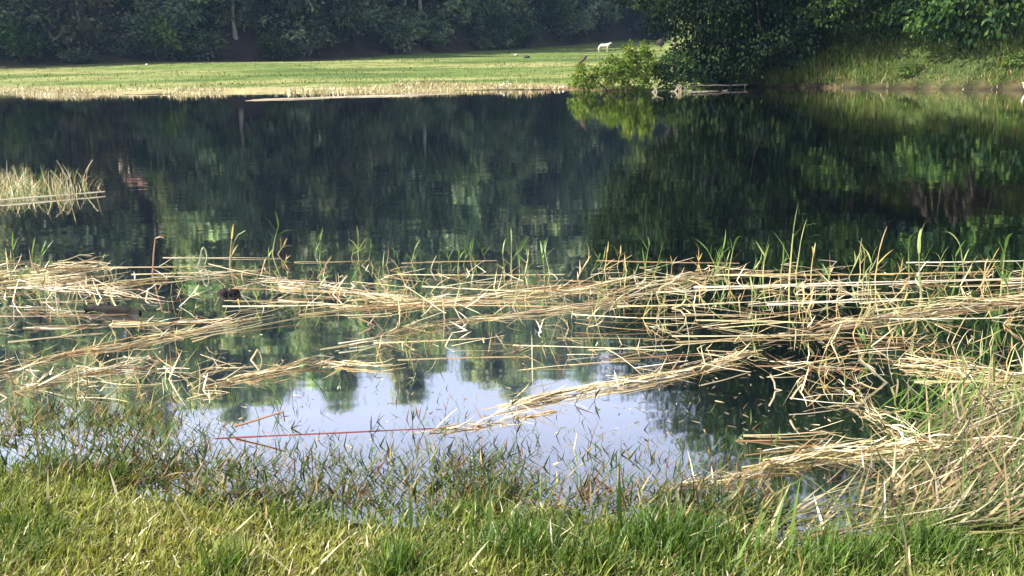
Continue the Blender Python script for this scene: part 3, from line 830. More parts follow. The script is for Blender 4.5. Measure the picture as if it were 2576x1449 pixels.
PATCH = [(-300, 1080, 300, 90, 1500), (-600, 1050, 300, 90, 1200), (2800, 1250, 300, 80, 900), (330, 1065, 140, 50, 1300), (230, 1040, 120, 40, 500), (60, 1060, 120, 40, 500), (530, 1010, 60, 60, 350), (120, 1040, 200, 60, 1100), (330, 1075, 170, 60, 1500), (90, 985, 180, 40, 700), (420, 1010, 160, 60, 600), (520, 1075, 90, 60, 500), (150, 1130, 260, 50, 700), (450, 1170, 240, 70, 1000),
         (760, 1190, 240, 70, 900), (960, 1215, 260, 80, 1000), (1100, 1180, 160, 60, 800), (1220, 1170, 130, 55, 900), (1090, 1085, 80, 40, 320), (1420, 1190, 220, 80, 420), (1600, 1215, 230, 80, 500),
         (1750, 1160, 160, 60, 500), (1840, 1200, 180, 70, 900), (800, 1120, 260, 60, 320), (1300, 1255, 260, 50, 900), (1640, 1290, 260, 40, 700), (700, 1265, 260, 40, 1000), (250, 1210, 260, 40, 800),
         (1850, 1285, 160, 50, 700), (1100, 960, 330, 60, 260), (1050, 1040, 400, 60, 360), (700, 1010, 160, 70, 260), (1350, 1110, 260, 60, 420), (1650, 1130, 160, 70, 420), (870, 1150, 300, 50, 420), (1800, 1050, 160, 60, 130)]
pts, laz = [], []
for (u, v, ru, rv, n) in PATCH:
    n = int(n * .8)
    p = patch_pts(u, v, ru, rv, n); pts.append(p)
    laz.append(RS.normal(RS.uniform(.2, .9), 1.3, n))
pts, laz = np.concatenate(pts), np.concatenate(laz)
n = len(pts)
pts[:, 2] = np.maximum(terrain(pts[:, 0], pts[:, 1]), -.06)
c = pick(MARSH, n, [.25, .22, .13, .10, .13, .17], .35)
V, Q, C_ = ribbons(pts, laz, RS.uniform(.55, 1.5, n), RS.uniform(-.2, .6, n), RS.uniform(.04, .135, n), RS.uniform(.005, .012, n), 3, c * .85, c)
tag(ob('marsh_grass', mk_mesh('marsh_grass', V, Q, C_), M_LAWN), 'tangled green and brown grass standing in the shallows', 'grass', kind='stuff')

# ------------------------------------------------------------------ floating and lodged reeds
def px_path(pp, z=.02):
    return np.array([G(u, v, z) for u, v in pp])


def bundle(pp, nst, wid, hgt, rad=(.002, .0045), cols=STRAW, p=SP, span=(.15, .5), ang=.10, K=6, z0=0):
    P0 = px_path(pp)
    seg = np.r_[0, np.cumsum(np.linalg.norm(np.diff(P0, axis=0), axis=1))]
    Lt = seg[-1]; s = seg / Lt
    t0 = RS.uniform(-.06, .9, nst); ln = RS.uniform(*span, nst)
    tt = t0[:, None] + ln[:, None] * np.linspace(0, 1, K)[None] - ln[:, None] * .2
    ext = lambda k: np.interp(tt, s, P0[:, k]) + np.where(tt < 0, tt, np.where(tt > 1, tt - 1, 0)) * (P0[-1, k] - P0[0, k])
    P = np.stack([ext(0), ext(1), ext(2)], -1)
    d = P0[-1] - P0[0]; nrm = np.array([-d[1], d[0], 0]) / np.linalg.norm(d[:2])
    taper = .4 + .6 * np.sin(np.clip(tt.mean(1), .02, .98) * math.pi)
    off = RS.normal(size=(nst, 1)) * wid * .5 * taper[:, None] + (np.linspace(-.5, .5, K)[None] * RS.normal(size=(nst, 1)) * ang * ln[:, None] * Lt)
    off = off + np.cumsum(RS.normal(size=(nst, K)), 1) * .006
    P += nrm * off[..., None]
    P[..., 2] = -.003 + np.abs(RS.normal(size=(nst, 1))) * hgt * np.exp(-(off / (wid + 1e-6)) ** 2) + np.cumsum(RS.normal(size=(nst, K)), 1) * .004
    P[..., 2] = np.maximum(P[..., 2], -.02) + z0
    R = RS.uniform(*rad, (nst, 1)) * np.linspace(1, .45, K)[None]
    R = R * RS.uniform(.75, 1.25, (nst, K))
    A_ = tubes(P, R, 4, pick(cols, nst, p, .45))
    # leaf sheaths and broken bits woven through the roll
    nb = int(nst * 2.6)
    tb = RS.uniform(-.02, 1.02, nb)
    B = np.stack([np.interp(tb, s, P0[:, k]) for k in range(3)], -1)
    B += nrm * (RS.normal(size=(nb, 1)) * wid * .62 * (.4 + .6 * np.sin(np.clip(tb, .02, .98) * math.pi))[:, None])
    B[:, 2] = np.abs(RS.normal(size=nb)) * hgt * .8 + z0 - .004
    ha = math.atan2(d[1], d[0])
    cb = pick(list(cols) + [(.14, .19, .05), (.22, .12, .06), (.10, .13, .04)], nb, np.r_[np.array(p) * .78, .10, .07, .05], .3)
    B_ = ribbons(B, ha + RS.normal(0, .55, nb) + (RS.uniform(0, 1, nb) < .4) * math.pi, RS.uniform(1.15, 1.62, nb), RS.normal(0, .35, nb), RS.uniform(.05, .22, nb), RS.uniform(.004, .010, nb), 3, cb, cb)
    return join(A_, B_)


BUND = [([(-60, 945), (160, 885), (300, 862), (420, 840), (600, 803)], 130, .10, .03, 'long slanting roll of matted pale reeds reaching in from the left water'),
        ([(910, 858), (1040, 825), (1200, 795), (1420, 772), (1540, 758)], 120, .09, .03, 'slanting roll of matted pale reeds left of the centre of the water'),
        ([(1290, 1012), (1420, 985), (1600, 955), (1750, 920), (1880, 882)], 170, .16, .04, 'thick slanting reed roll between the sky reflection and the black water'),
        ([(2030, 822), (2200, 795), (2350, 772), (2620, 742)], 150, .17, .04, 'broad reed roll rising to the right edge in the outer reed band'),
        ([(2290, 912), (2400, 922), (2620, 950)], 130, .17, .05, 'pale matted reed roll at the right edge above the lodged reeds'),
        ([(560, 955), (700, 925), (800, 905), (950, 915)], 110, .13, .03, 'arched grassy reed mat at the left end of the sky reflection'),
        ([(-40, 822), (200, 815), (400, 805), (610, 797)], 60, .07, .02, 'thin flat reed streak below the dark log'),
        ([(690, 712), (900, 732), (1070, 760)], 120, .16, .03, 'straw reed mat sloping down left of centre in the outer band'),
        ([(830, 775), (1200, 745), (1500, 720)], 130, .16, .03, 'broad flat straw mat across the middle of the outer band'),
        ([(1490, 750), (1650, 715), (1840, 675)], 120, .13, .05, 'raised straw roll rising to a tuft right of centre'),
        ([(-40, 700), (120, 690), (260, 680)], 190, .34, .08, 'thick yellow straw mat at the left end of the outer band'),
        ([(60, 742), (220, 752), (380, 774)], 120, .13, .07, 'orange-tinged straw heap lying on the dark log'),
        ([(270, 712), (400, 698), (640, 680)], 80, .10, .03, 'orange straw streak between the left mat and the centre mat'),
        ([(1960, 1155), (2100, 1130), (2300, 1120), (2620, 1128)], 220, .14, .05, 'bright straw ridge along the top of the lodged reeds'),
        ([(1075, 1075), (1200, 1062), (1365, 1032)], 60, .05, .015, 'thin tan reed streak leading off the red-brown stem'),
        ([(1840, 885), (1960, 900), (2110, 922)], 40, .05, .02, 'few pale stems trailing off the thick reed roll over black water'),
        ([(2150, 1000), (2220, 1060), (2330, 1110)], 90, .10, .06, 'bleached broken stalks piled on the lodged reeds'),
        ([(60, 975), (160, 940), (330, 915)], 110, .14, .03, 'short orange-brown reed mat at the left above the shallows'),
        ([(1690, 1225), (1850, 1195), (1960, 1160)], 120, .10, .03, 'brown and tan reed streak at the right end of the sky reflection')]
for (pp, nst, w, hg, lab) in BUND:
    V, Q, C_ = bundle(pp, int(nst * .22), w * .22, hg * .7, z0=.07 if 'log' in lab and 'heap' in lab else 0)
    tag(ob('reed_roll', mk_mesh('reed_roll', V, Q, C_), M_STRAW), lab, 'reed mat', 'matted reed rolls on the water')

# loose thin stems of the outer band and the middle water, too many to count
def loose(n, ur, vr, lr, cols, p, rad=(.0016, .0036), slope=.14, zr=.06, K=5, tilt=.5):
    n = int(n * .34); lr = (lr[0] * .5, lr[1] * .7)
    u = RS.uniform(*ur, n); v = RS.uniform(*vr, n)
    c0 = np.array([G(a, b, .0) for a, b in zip(u, v)])
    a = RS.normal(.05, slope, n) + (RS.uniform(0, 1, n) < .3) * RS.normal(0, 1.0, n)
    ln = RS.uniform(*lr, n)
    t = np.linspace(-.5, .5, K)
    P = c0[:, None] + (np.stack([np.cos(a), np.sin(a), RS.normal(0, tilt, n) * .3], 1) * ln[:, None])[:, None] * t[None, :, None]
    P[..., 1] += RS.normal(size=(n, 1)) * .04 * (t[None] ** 2) * 4
    P[..., 2] = np.maximum(P[..., 2] + RS.uniform(0, zr, (n, 1)) * RS.uniform(0, 1, (n, 1)), -.02)
    R = RS.uniform(*rad, (n, 1)) * np.linspace(1, .4, K)[None]
    return tubes(P, R, 3, pick(cols, n, p, .25))


parts = [loose(110, (-50, 2620), (655, 770), (.3, 1.1), STRAW, SP), loose(90, (640, 1560), (690, 785), (.3, 1.0), STRAW, SP), loose(170, (1500, 2620), (665, 830), (.3, 1.1), STRAW, SP),
         loose(90, (1450, 2400), (820, 940), (.25, .8), STRAW, SP), loose(26, (-50, 900), (770, 940), (.25, .8), STRAW, SP), loose(60, (-50, 600), (900, 1010), (.2, .5), STRAW, SP, slope=.3),
         loose(16, (600, 1500), (840, 930), (.2, .7), STRAW, SP), loose(70, (1950, 2620), (900, 1130), (.2, .6), STRAW, SP, slope=.3)]
def bits(n, ur, vr):
    p = np.array([G(a, b, 0) for a, b in zip(RS.uniform(*ur, n), RS.uniform(*vr, n))])
    p[:, 2] = -.005
    c = pick(STRAW + [(.13, .19, .05), (.2, .11, .06)], n, [.26, .2, .15, .08, .08, .15, .08], .3)
    return ribbons(p, RS.uniform(0, TAU, n), np.where(RS.uniform(0, 1, n) < .2, RS.uniform(.2, .8, n), RS.uniform(.9, 1.6, n)), RS.normal(.2, .5, n), RS.uniform(.05, .22, n), RS.uniform(.004, .011, n), 4, c, c)


def specks(n, ur, vr):
    p = np.array([G(a, b, 0) for a, b in zip(RS.uniform(*ur, n), RS.uniform(*vr, n))])
    p[:, 2] = .002
    c = pick([(.10, .07, .04), (.35, .28, .16), (.08, .10, .03), (.5, .42, .26)], n, None, .3)
    return ribbons(p, RS.uniform(0, TAU, n), np.full(n, 1.56), np.zeros(n), RS.uniform(.008, .05, n), RS.uniform(.003, .009, n), 4, c, c)


parts += [loose(260, (2600, 3500), (665, 900), (.3, 1.1), STRAW, SP), loose(160, (-800, -30), (660, 960), (.3, 1.1), STRAW, SP), bits(260, (2600, 3500), (665, 1010)), bits(160, (-800, -30), (665, 1010))]
parts += [specks(420, (0, 2000), (880, 1240)), specks(200, (1500, 2300), (800, 1110)), specks(160, (0, 1400), (760, 930))]
parts += [bits(380, (-40, 2610), (665, 780)), bits(150, (1450, 2610), (690, 880)), bits(160, (-40, 300), (660, 790)), bits(130, (640, 1500), (690, 780)), bits(160, (2000, 2610), (860, 1010)), bits(90, (900, 1500), (790, 900)), bits(140, (-40, 560), (920, 1010))]
for pp_ in ([(2600, 745), (2900, 715), (3300, 700)], [(2600, 950), (2850, 930), (3200, 900)], [(2600, 1128), (2900, 1110), (3300, 1120)], [(-700, 760), (-300, 720), (-40, 700)], [(-600, 1000), (-300, 960), (-60, 945)]):
    parts.append(bundle(pp_, 50, .08, .04))
V, Q, C_ = join(*parts)
tag(ob('loose_reeds', mk_mesh('loose_reeds', V, Q, C_), M_STRAW), 'countless thin dry reed bits floating between the mats', 'reeds', kind='stuff')

# lodged reeds, lower right
n = 4200
uv = np.stack([RS.uniform(1880, 3300, n), RS.uniform(1010, 1370, n)], 1)
m = (uv[:, 1] > 1390 - (uv[:, 0] - 1780) * .62) & (uv[:, 1] > 1000 + np.abs(uv[:, 0] - 2350) * .1) & (RS.uniform(0, 1, n) < .35 + .65 * sstep(1900, 2450, uv[:, 0]))
uv = uv[m]; n = len(uv)
pts = np.array([G(a, b, .0) for a, b in uv])
pts[:, 2] = np.maximum(terrain(pts[:, 0], pts[:, 1]), -.03) + RS.uniform(0, .05, n) * sstep(1950, 2500, uv[:, 0])
c = pick(STRAW + [(.16, .19, .05), (.10, .15, .03), (.10, .08, .035)], n, [.16, .06, .14, .07, .02, .28, .21, .06], .45) * .7
right = sstep(2200, 2576, uv[:, 0])
V, Q, C_ = ribbons(pts, RS.normal(.5, .6, n), RS.uniform(1.25, 1.58, n) - .3 * right * RS.uniform(0, 1, n), RS.uniform(-.05, .3, n), RS.uniform(.15, .45, n), RS.uniform(.006, .012, n), 4, c, c * 1.05, RS.uniform(-.4, .4, n))
tag(ob('lodged_reeds', mk_mesh('lodged_reeds', V, Q, C_), M_STRAW), 'flattened straw and green reeds swept over the water at lower right', 'reeds', kind='stuff')
n = 250
pts = np.concatenate([patch_pts(2570, 1150, 80, 120, 150), patch_pts(2480, 1020, 130, 60, 50), patch_pts(2300, 1060, 180, 60, 50)])
pts[:, 2] = -.01
c = pick(GREENS + [(.45, .42, .18)], n, [.25, .3, .2, .1, .15], .25)
V, Q, C_ = ribbons(pts, RS.normal(.5, .5, n), RS.uniform(.7, 1.4, n), RS.uniform(0, .4, n), RS.uniform(.12, .32, n), RS.uniform(.006, .012, n), 4, c * .9, c)
tag(ob('leaning_reed_grass', mk_mesh('leaning_reed_grass', V, Q, C_), M_LAWN), 'green reed grass leaning in at the right edge', 'grass', kind='stuff')

# single long stems that can be told apart
def stem(a, b, r=.006, col=None, name='floating_reed', z=.001, K=9, bow=.02):
    pa, pb = G(*a, z), G(*b, z)
    t = np.linspace(0, 1, K)
    P = pa + (pb - pa) * t[:, None]
    ln = np.linalg.norm(pb - pa)
    P[:, 1] += np.sin(t * math.pi) * RS.normal() * bow * ln
    P[1:-1] += np.cumsum(RS.normal(size=(K - 2, 3)), 0) * .0028
    P[:, 2] = np.clip(P[:, 2], r * .15, .03)
    R = r * np.linspace(1, .5, K) * RS.uniform(.8, 1.2, K)
    if col is None: col = pick(STRAW, 1, SP, .15)[0]
    V, Q, C_ = tubes(P[None], R[None], 5, np.array([col]))
    return ob(name, mk_mesh(name, V - pa, Q, C_), M_STRAW, None, pa)


STEMS = [(410, 648, 705, 650), (250, 672, 560, 668), (330, 690, 640, 680), (0, 795, 330, 790), (560, 770, 860, 765), (740, 660, 930, 655), (650, 700, 900, 715), (700, 730, 1000, 745),
         (830, 772, 1400, 770), (1000, 690, 1420, 690), (1010, 662, 1250, 655), (1500, 655, 1860, 662), (1530, 700, 1900, 690), (1300, 720, 1750, 705), (1650, 735, 2100, 712), (1900, 690, 2250, 690),
         (2280, 660, 2590, 655), (1550, 770, 1860, 760), (1600, 800, 2000, 790), (1800, 690, 2000, 693), (1400, 850, 1700, 855), (1290, 868, 1690, 880), (1480, 880, 1900, 850), (1520, 905, 1800, 890),
         (1690, 845, 2080, 840), (1700, 860, 2100, 850), (2060, 815, 2590, 770), (2050, 850, 2300, 853), (2100, 800, 2590, 795), (2250, 720, 2590, 715), (1900, 920, 2150, 925), (1850, 1108, 2100, 1110),
         (1870, 1095, 2080, 1090), (2300, 960, 2590, 955), (2130, 870, 2400, 868), (100, 760, 330, 752), (20, 860, 260, 838), (480, 852, 800, 790), (600, 835, 760, 815), (940, 862, 1220, 850), (1000, 905, 1330, 898),
         (700, 755, 960, 775), (1060, 720, 1400, 735), (1180, 755, 1500, 765), (1440, 790, 1720, 800), (1750, 805, 2050, 812), (1930, 765, 2260, 752), (2150, 690, 2500, 683), (2000, 740, 2300, 735)]
for (a, b, c, d) in STEMS:
    v = (b + d) / 2
    if v < 785: lab, g = 'long dry reed stem lying straight across the outer band', 'long stems of the outer band'
    elif v < 935 and c < 1480: lab, g = 'long dry reed stem floating on the blue-black middle water', 'long stems on the middle water'
    elif v < 935: lab, g = 'long dry reed stem floating on the black water', 'long stems on the black water'
    else: lab, g = 'long thin pale stem floating near the lodged reeds', 'long stems by the lodged reeds'
    tag(stem((a, b), (c, d), RS.uniform(.0026, .0046)), lab, 'reed stem', g)
tag(stem((1745, 722), (2600, 698), .006, (.78, .72, .55)), 'longest bright straight stem crossing the right half of the outer band', 'reed stem')
tag(stem((540, 1103), (1150, 1077), .0038, (.20, .045, .035), bow=.0), 'red-brown straight stem lying on the sky reflection', 'reed stem')
tag(stem((-30, 1097), (115, 1093), .005, (.06, .02, .015), bow=.0), 'dark brown stick lying in the shallows at the left edge', 'reed stem')
tag(stem((-20, 505), (264, 482), .016, (.70, .64, .44), z=.03, bow=.0), 'long pale reed along the front of the grassy islet', 'reed stem')

# ------------------------------------------------------------------ upright shoots
def shoot_variant(kind):
    K = 7
    t = np.linspace(0, 1, K)
    cx, cy = RS.normal(0, .10), RS.normal(0, .10)
    h = .72
    P = np.stack([cx * t ** 2, cy * t ** 2, t * h - .08], 1)
    top = {'green': (.12, .22, .05), 'pale': (.28, .34, .13), 'dry': (.55, .42, .22), 'dark': (.035, .05, .018), 'red': (.16, .07, .04)}[kind]
    foot = {'green': (.50, .44, .20), 'pale': (.55, .50, .28), 'dry': (.60, .48, .27), 'dark': (.05, .045, .02), 'red': (.14, .06, .035)}[kind]
    top, foot = np.array(top), np.array(foot)
    col = foot * (1 - t)[:, None] + top * t[:, None]
    V, Q, C_ = tubes(P[None], (np.linspace(.015, .007, K))[None], 5, col[None])
    sm = mk_mesh('shoot_stem', V, Q, C_); sm.materials.append(M_SHOOT)
    bl = []
    nb = RS.randint(2, 5)
    a0 = RS.uniform(0, TAU)
    for k in range(nb):
        f = RS.uniform(.35, 1.0) if k else 1.0
        p = np.array([np.interp(f, t, P[:, j]) for j in range(3)])
        c = top * RS.uniform(.8, 1.25)
        v, q, cc = ribbons(p[None], np.array([a0 + k * 2.4 + RS.normal() * .4]), np.array([RS.uniform(.05, .25) if k == 0 else RS.uniform(.35, .8)]), np.array([RS.uniform(-.05, .5) + (1.0 if RS.uniform() < .2 else 0)]),
                           np.array([RS.uniform(.3, .55)]), np.array([RS.uniform(.024, .045)]), 5, c[None] * .95, c[None], np.array([RS.uniform(-.5, .5)]))
        m = mk_mesh('shoot_blade', v, q, cc); m.materials.append(M_SHOOT); bl.append(m)
    return sm, bl


SV = {k: [shoot_variant(k) for _ in range(n)] for k, n in (('green', 9), ('pale', 6), ('dry', 6), ('dark', 6), ('red', 4))}


def shoot(u, v, hp, dx, kind, label, group=None, dz=0.0):
    p = G(u, v, 0.0)
    zt = float(terrain(p[0], p[1]))
    p[2] = max(zt, -.05) + dz
    sc = hp / pxm(v) * 1.1
    sm, bl = SV[kind][RS.randint(len(SV[kind]))]
    o = ob('grass_shoot', sm, None, None, p)
    o.scale = (sc,) * 3
    o.rotation_euler = (RS.normal() * .12, math.atan2(dx, hp), RS.uniform(-.5, .5))
    o.rotation_mode = 'ZYX' if RS.uniform() < 0 else 'XYZ'
    tag(o, label, 'grass shoot', group)
    for m in bl:
        ob('blade', m, None, o)
    return o


OUT = [(40, 690, 100, 0), (75, 690, 95, 25), (95, 680, 85, 40), (20, 685, 70, 12), (165, 670, 45, 10), (250, 665, 40, 15), (575, 668, 110, 20), (690, 640, 60, 35), (790, 640, 75, 8), (800, 650, 75, 30),
       (900, 640, 80, 5), (880, 650, 70, 25), (925, 650, 55, 12), (1010, 660, 50, -20), (1030, 660, 65, 25), (1140, 670, 70, -25), (1150, 680, 85, 8), (1200, 670, 75, -15), (1225, 650, 65, -20),
       (1270, 690, 90, 3), (1305, 680, 85, 10), (1370, 700, 100, 5), (1385, 690, 80, -10), (1445, 700, 90, 40), (1480, 690, 80, 30), (1500, 690, 75, 15), (1640, 690, 95, 40), (1760, 660, 60, -10), (1790, 700, 95, 25),
       (1800, 670, 80, 20), (1830, 690, 110, 15), (1960, 700, 100, 25), (2000, 690, 120, 15), (2040, 690, 90, -10), (2130, 700, 85, 25), (2170, 720, 110, 5), (2185, 720, 100, -10), (2200, 700, 100, 10),
       (2290, 700, 120, -20), (2350, 700, 80, 30), (2400, 700, 90, 20), (2430, 690, 110, -30), (2540, 740, 120, -10), (2570, 700, 90, 5), (1100, 680, 60, 15), (1330, 690, 70, -12), (1560, 700, 60, 20), (1690, 690, 60, -15),
       (1880, 700, 70, 30), (1920, 690, 90, -5), (2080, 710, 70, -20), (2240, 720, 80, 15), (2460, 720, 90, 10), (2480, 700, 70, -15)]
for (u, v, hp, dx) in OUT:
    k = RS.choice(['green', 'pale', 'dry'], p=[.5, .25, .25])
    tag_ = 'green-tipped grass shoot among the floating stems of the outer band'
    shoot(u, v, hp * 1.12, dx, k, tag_, 'shoots of the outer reed band')
for (u, v, hp, dx, k, lab) in [(1985, 705, 180, 5, 'pale', 'tallest upright shoot in the outer reed band, right of centre'), (1622, 690, 130, 3, 'green', 'single straight shoot rising against the dark green reflection'),
                               (2320, 745, 185, -30, 'pale', 'tall left-leaning shoot with a forked tip near the right edge'), (2520, 725, 165, -10, 'green', 'tall straight shoot close to the right edge'),
                               (1285, 682, 118, 8, 'pale', 'tall twin-bladed shoot at the centre of the outer band'), (683, 640, 125, 8, 'green', 'thin tall dark shoot against the grey reflection left of centre'),
                               (1490, 790, 110, 40, 'pale', 'pale tuft of crossed blades where the blue water turns black'), (1470, 830, 100, 30, 'dry', 'dry shoot slanting over the edge of the black water')]:
    shoot(u, v, hp, dx, k, lab)
# more shoots, by zone
ZONES = [(75, (0, 2576), (665, 770), (35, 95), ['dry', 'green', 'pale'], 'short shoot poking out between the straw mats of the outer band', 'short shoots of the outer band'),
         (30, (1550, 2560), (750, 870), (40, 95), ['dry', 'pale', 'dry'], 'pale shoot standing in the black water right of centre', 'shoots in the black water'),
         (22, (2050, 2570), (830, 1000), (60, 110), ['dry', 'pale', 'green'], 'slender shoot rising over the right-hand reed roll', 'shoots by the right reed roll'),
         (26, (650, 1450), (800, 920), (40, 90), ['green', 'dry', 'red'], 'thin shoot standing in the blue-black middle water', 'shoots in the middle water'),
         (34, (640, 1500), (940, 1110), (45, 100), ['dark', 'dark', 'green', 'red'], 'dark thin shoot standing in the white sky reflection', 'shoots in the sky reflection'),
         (30, (600, 1950), (1110, 1260), (50, 110), ['dark', 'green', 'red', 'green'], 'dark green shoot at the near edge of the sky reflection', 'shoots at the near edge of the sky reflection'),
         (14, (0, 560), (780, 900), (40, 80), ['green', 'dry'], 'shoot beside the slanting reed roll on the left water', 'shoots on the left water'),
         (18, (0, 600), (960, 1120), (50, 90), ['green', 'dark', 'dry'], 'shoot in the tangled shallows on the left', 'shoots in the left shallows')]
for (n, ur, vr, hr, kinds, lab, grp) in ZONES:
    for _ in range(n):
        hp = RS.uniform(*hr)
        shoot(RS.uniform(*ur), RS.uniform(*vr), hp, RS.normal(.25, .5) * hp, kinds[RS.randint(len(kinds))], lab, grp)


# ------------------------------------------------------------------ odd single plants and pieces
def polytube(name, pp, r, col, label, cat, d=None, z0=0.0, mat=None, sides=5, smooth=True):
    """A stalk bent through picture points standing upright at its foot's depth."""
    ft = G(*pp[0], z0)
    P = [ft] + [G(u, v, d=ft[1]) for u, v in pp[1:]]
    P = np.array(P)
    k = np.linspace(0, len(P) - 1, (len(P) - 1) * 4 + 1)
    if smooth:
        P = np.stack([np.interp(k, np.arange(len(P)), P[:, j]) for j in range(3)], 1)
    R = r * np.linspace(1, .55, len(P))
    V, Q, C_ = tubes(P[None], R[None], sides, np.array([col]))
    o = ob(name, mk_mesh(name, V - ft, Q, C_), mat or M_STRAW, None, ft)
    return tag(o, label, cat)


polytube('bent_reed', [(383, 692), (386, 640), (390, 600), (402, 596), (412, 598)], .007, (.50, .30, .17), 'brown reed bent over at a right angle at its top on the left', 'reed stem')
polytube('curled_reed', [(497, 672), (503, 655), (506, 632), (512, 622), (518, 630), (521, 648), (516, 665)], .008, (.42, .46, .25), 'pale green reed curled over like a hook on the left', 'reed stem')
polytube('curled_reed', [(580, 668), (583, 640), (588, 610), (600, 590), (618, 580)], .005, (.22, .25, .10), 'thin reed bowing to the right beside the hooked reed', 'reed stem')
polytube('folded_leaf', [(632, 905), (640, 893), (648, 879), (654, 888), (659, 904)], .006, (.62, .48, .28), 'folded dry leaf standing like a small tent on the arched mat', 'leaf')
a = np.linspace(0, TAU * .95, 10)
polytube('looped_reed', [(1690 + 38 * math.sin(t), 775 - 33 * (1 - math.cos(t)) * .95) for t in a], .006, (.45, .45, .24), 'reed curled into an open ring over the black water', 'reed stem')
polytube('broken_twig', [(1938, 942), (1948, 962), (1950, 978), (1975, 985), (1990, 1000), (2005, 1020), (2022, 1036)], .005, (.60, .50, .33), 'broken pale twig standing out of the black water', 'twig', z0=.08)
polytube('broken_twig', [(1990, 1004), (2002, 985), (2018, 966)], .006, (.60, .47, .25), 'short tan leaf stub forking off beside the broken pale twig', 'twig', z0=.05)
polytube('broken_reed', [(590, 1072), (640, 1058), (712, 1035), (716, 1060)], .006, (.30, .14, .06), 'brown stem with a sharply broken end on the sky reflection', 'reed stem', z0=.03)
polytube('crossed_stem', [(900, 800), (935, 815), (975, 845)], .006, (.50, .36, .22), 'dry stem crossing the middle water to a point', 'reed stem', z0=.05)
polytube('pale_stalk', [(1445, 1130), (1450, 1105), (1452, 1090)], .0045, (.70, .66, .50), 'short pale stub standing in the sky reflection', 'reed stem')
polytube('slanting_stalk', [(2160, 905), (2215, 950), (2262, 990)], .007, (.55, .50, .30), 'slanting stalk over the black water left of the right reed roll', 'reed stem', z0=.12)

# grassy islet at left
n = 760
pts = np.array([G(u, v, 0) for u, v in zip(RS.triangular(-160, -20, 268, n), RS.uniform(455, 500, n))])
pts[:, 2] = -.03
c = pick(STRAW + GREENS[1:3], n, [.17, .10, .14, .08, .04, .22, .25], .35)
V, Q, C_ = ribbons(pts, RS.uniform(0, TAU, n), RS.uniform(0, 1.0, n), RS.uniform(.0, 1.1, n), RS.uniform(.10, .40, n), RS.uniform(.005, .010, n), 5, c * .9, c)
ft = G(20, 480, 0)
isl = empty('grassy_islet', ft)
tag(isl, 'straw and green grassy islet standing in the lake at the left', 'grass clump')
o = ob('foliage', mk_mesh('foliage', V - ft, Q, C_), M_STRAW, isl); o['kind'] = 'stuff'
for k in range(14):
    u = RS.uniform(0, 260); v = RS.uniform(465, 498)
    p = G(u, v, 0) - ft
    lx, hh = RS.normal() * .12, RS.uniform(.2, .38)
    P = np.array([p + np.array([lx * t * t, .05 * t, t * hh - .03]) for t in np.linspace(0, 1, 6)])
    v_, q_, c_ = tubes(P[None], np.linspace(.007, .004, 6)[None], 5, np.array([(.50, .44, .24)]))
    ob('stalk', mk_mesh('stalk', v_, q_, c_), M_STRAW, isl)

# half-sunken log and mud clumps
def lump(name, path, R, mat, sides=10, jit=.12):
    P = np.asarray(path, float)
    V, Q, _ = tubes(P[None], np.asarray(R)[None], sides)
    V = V + RS.normal(size=V.shape) * np.repeat(np.asarray(R), sides)[:, None] * jit * 2
    c0 = len(V)
    V = np.concatenate([V, P[:1], P[-1:]])
    K = len(P)
    caps = [[j, (j + 1) % sides, c0, c0] for j in range(sides)] + [[(K - 1) * sides + (j + 1) % sides, (K - 1) * sides + j, c0 + 1, c0 + 1] for j in range(sides)]
    me = bpy.data.meshes.new(name)
    me.from_pydata([tuple(v) for v in V], [], [tuple(q) for q in Q] + [tuple(q[:3]) for q in caps])
    for pl in me.polygons: pl.use_smooth = True
    return me


la, lb = G(215, 782), G(352, 790)
tag(ob('sunken_log', lump('sunken_log', [la + (lb - la) * t + np.array([0, 0, .01]) for t in np.linspace(0, 1, 9)], [.012, .025, .034, .036, .033, .037, .034, .03, .02], M_LOG), M_LOG), 'dark half-sunken log with straw on its top at the left', 'log')
for (u, v, rx, lab) in [(575, 740, .08, 'dark muddy clump under straw left of centre')]:
    p = G(u, v)
    tag(ob('mud_clump', lump('mud_clump', [p + np.array([rx * s, 0, 0]) for s in np.linspace(-1, 1, 9)], [  .008 + .03 * math.sqrt(max(0, 1 - s * s)) for s in np.linspace(-1, 1, 9)], M_LOG), M_LOG), lab, 'mud')

# ------------------------------------------------------------------ animals
def skin(name, verts, edges, radii, mat, sub=2):
    me = bpy.data.meshes.new(name)
    me.from_pydata([tuple(v) for v in verts], edges, [])
    o = bpy.data.objects.new(name, me); COL.objects.link(o)
    m = o.modifiers.new('skin', 'SKIN'); m.use_smooth_shade = True
    for i, r in enumerate(radii):
        me.skin_vertices[0].data[i].radius = (r, r) if not isinstance(r, tuple) else r
    me.skin_vertices[0].data[0].use_root = True
    s = o.modifiers.new('sub', 'SUBSURF'); s.levels = sub; s.render_levels = sub
    dg = bpy.context.evaluated_depsgraph_get()
    me2 = bpy.data.meshes.new_from_object(o.evaluated_get(dg))
    bpy.data.objects.remove(o); me2.name = name
    me2.materials.clear(); me2.materials.append(mat)
    return me2


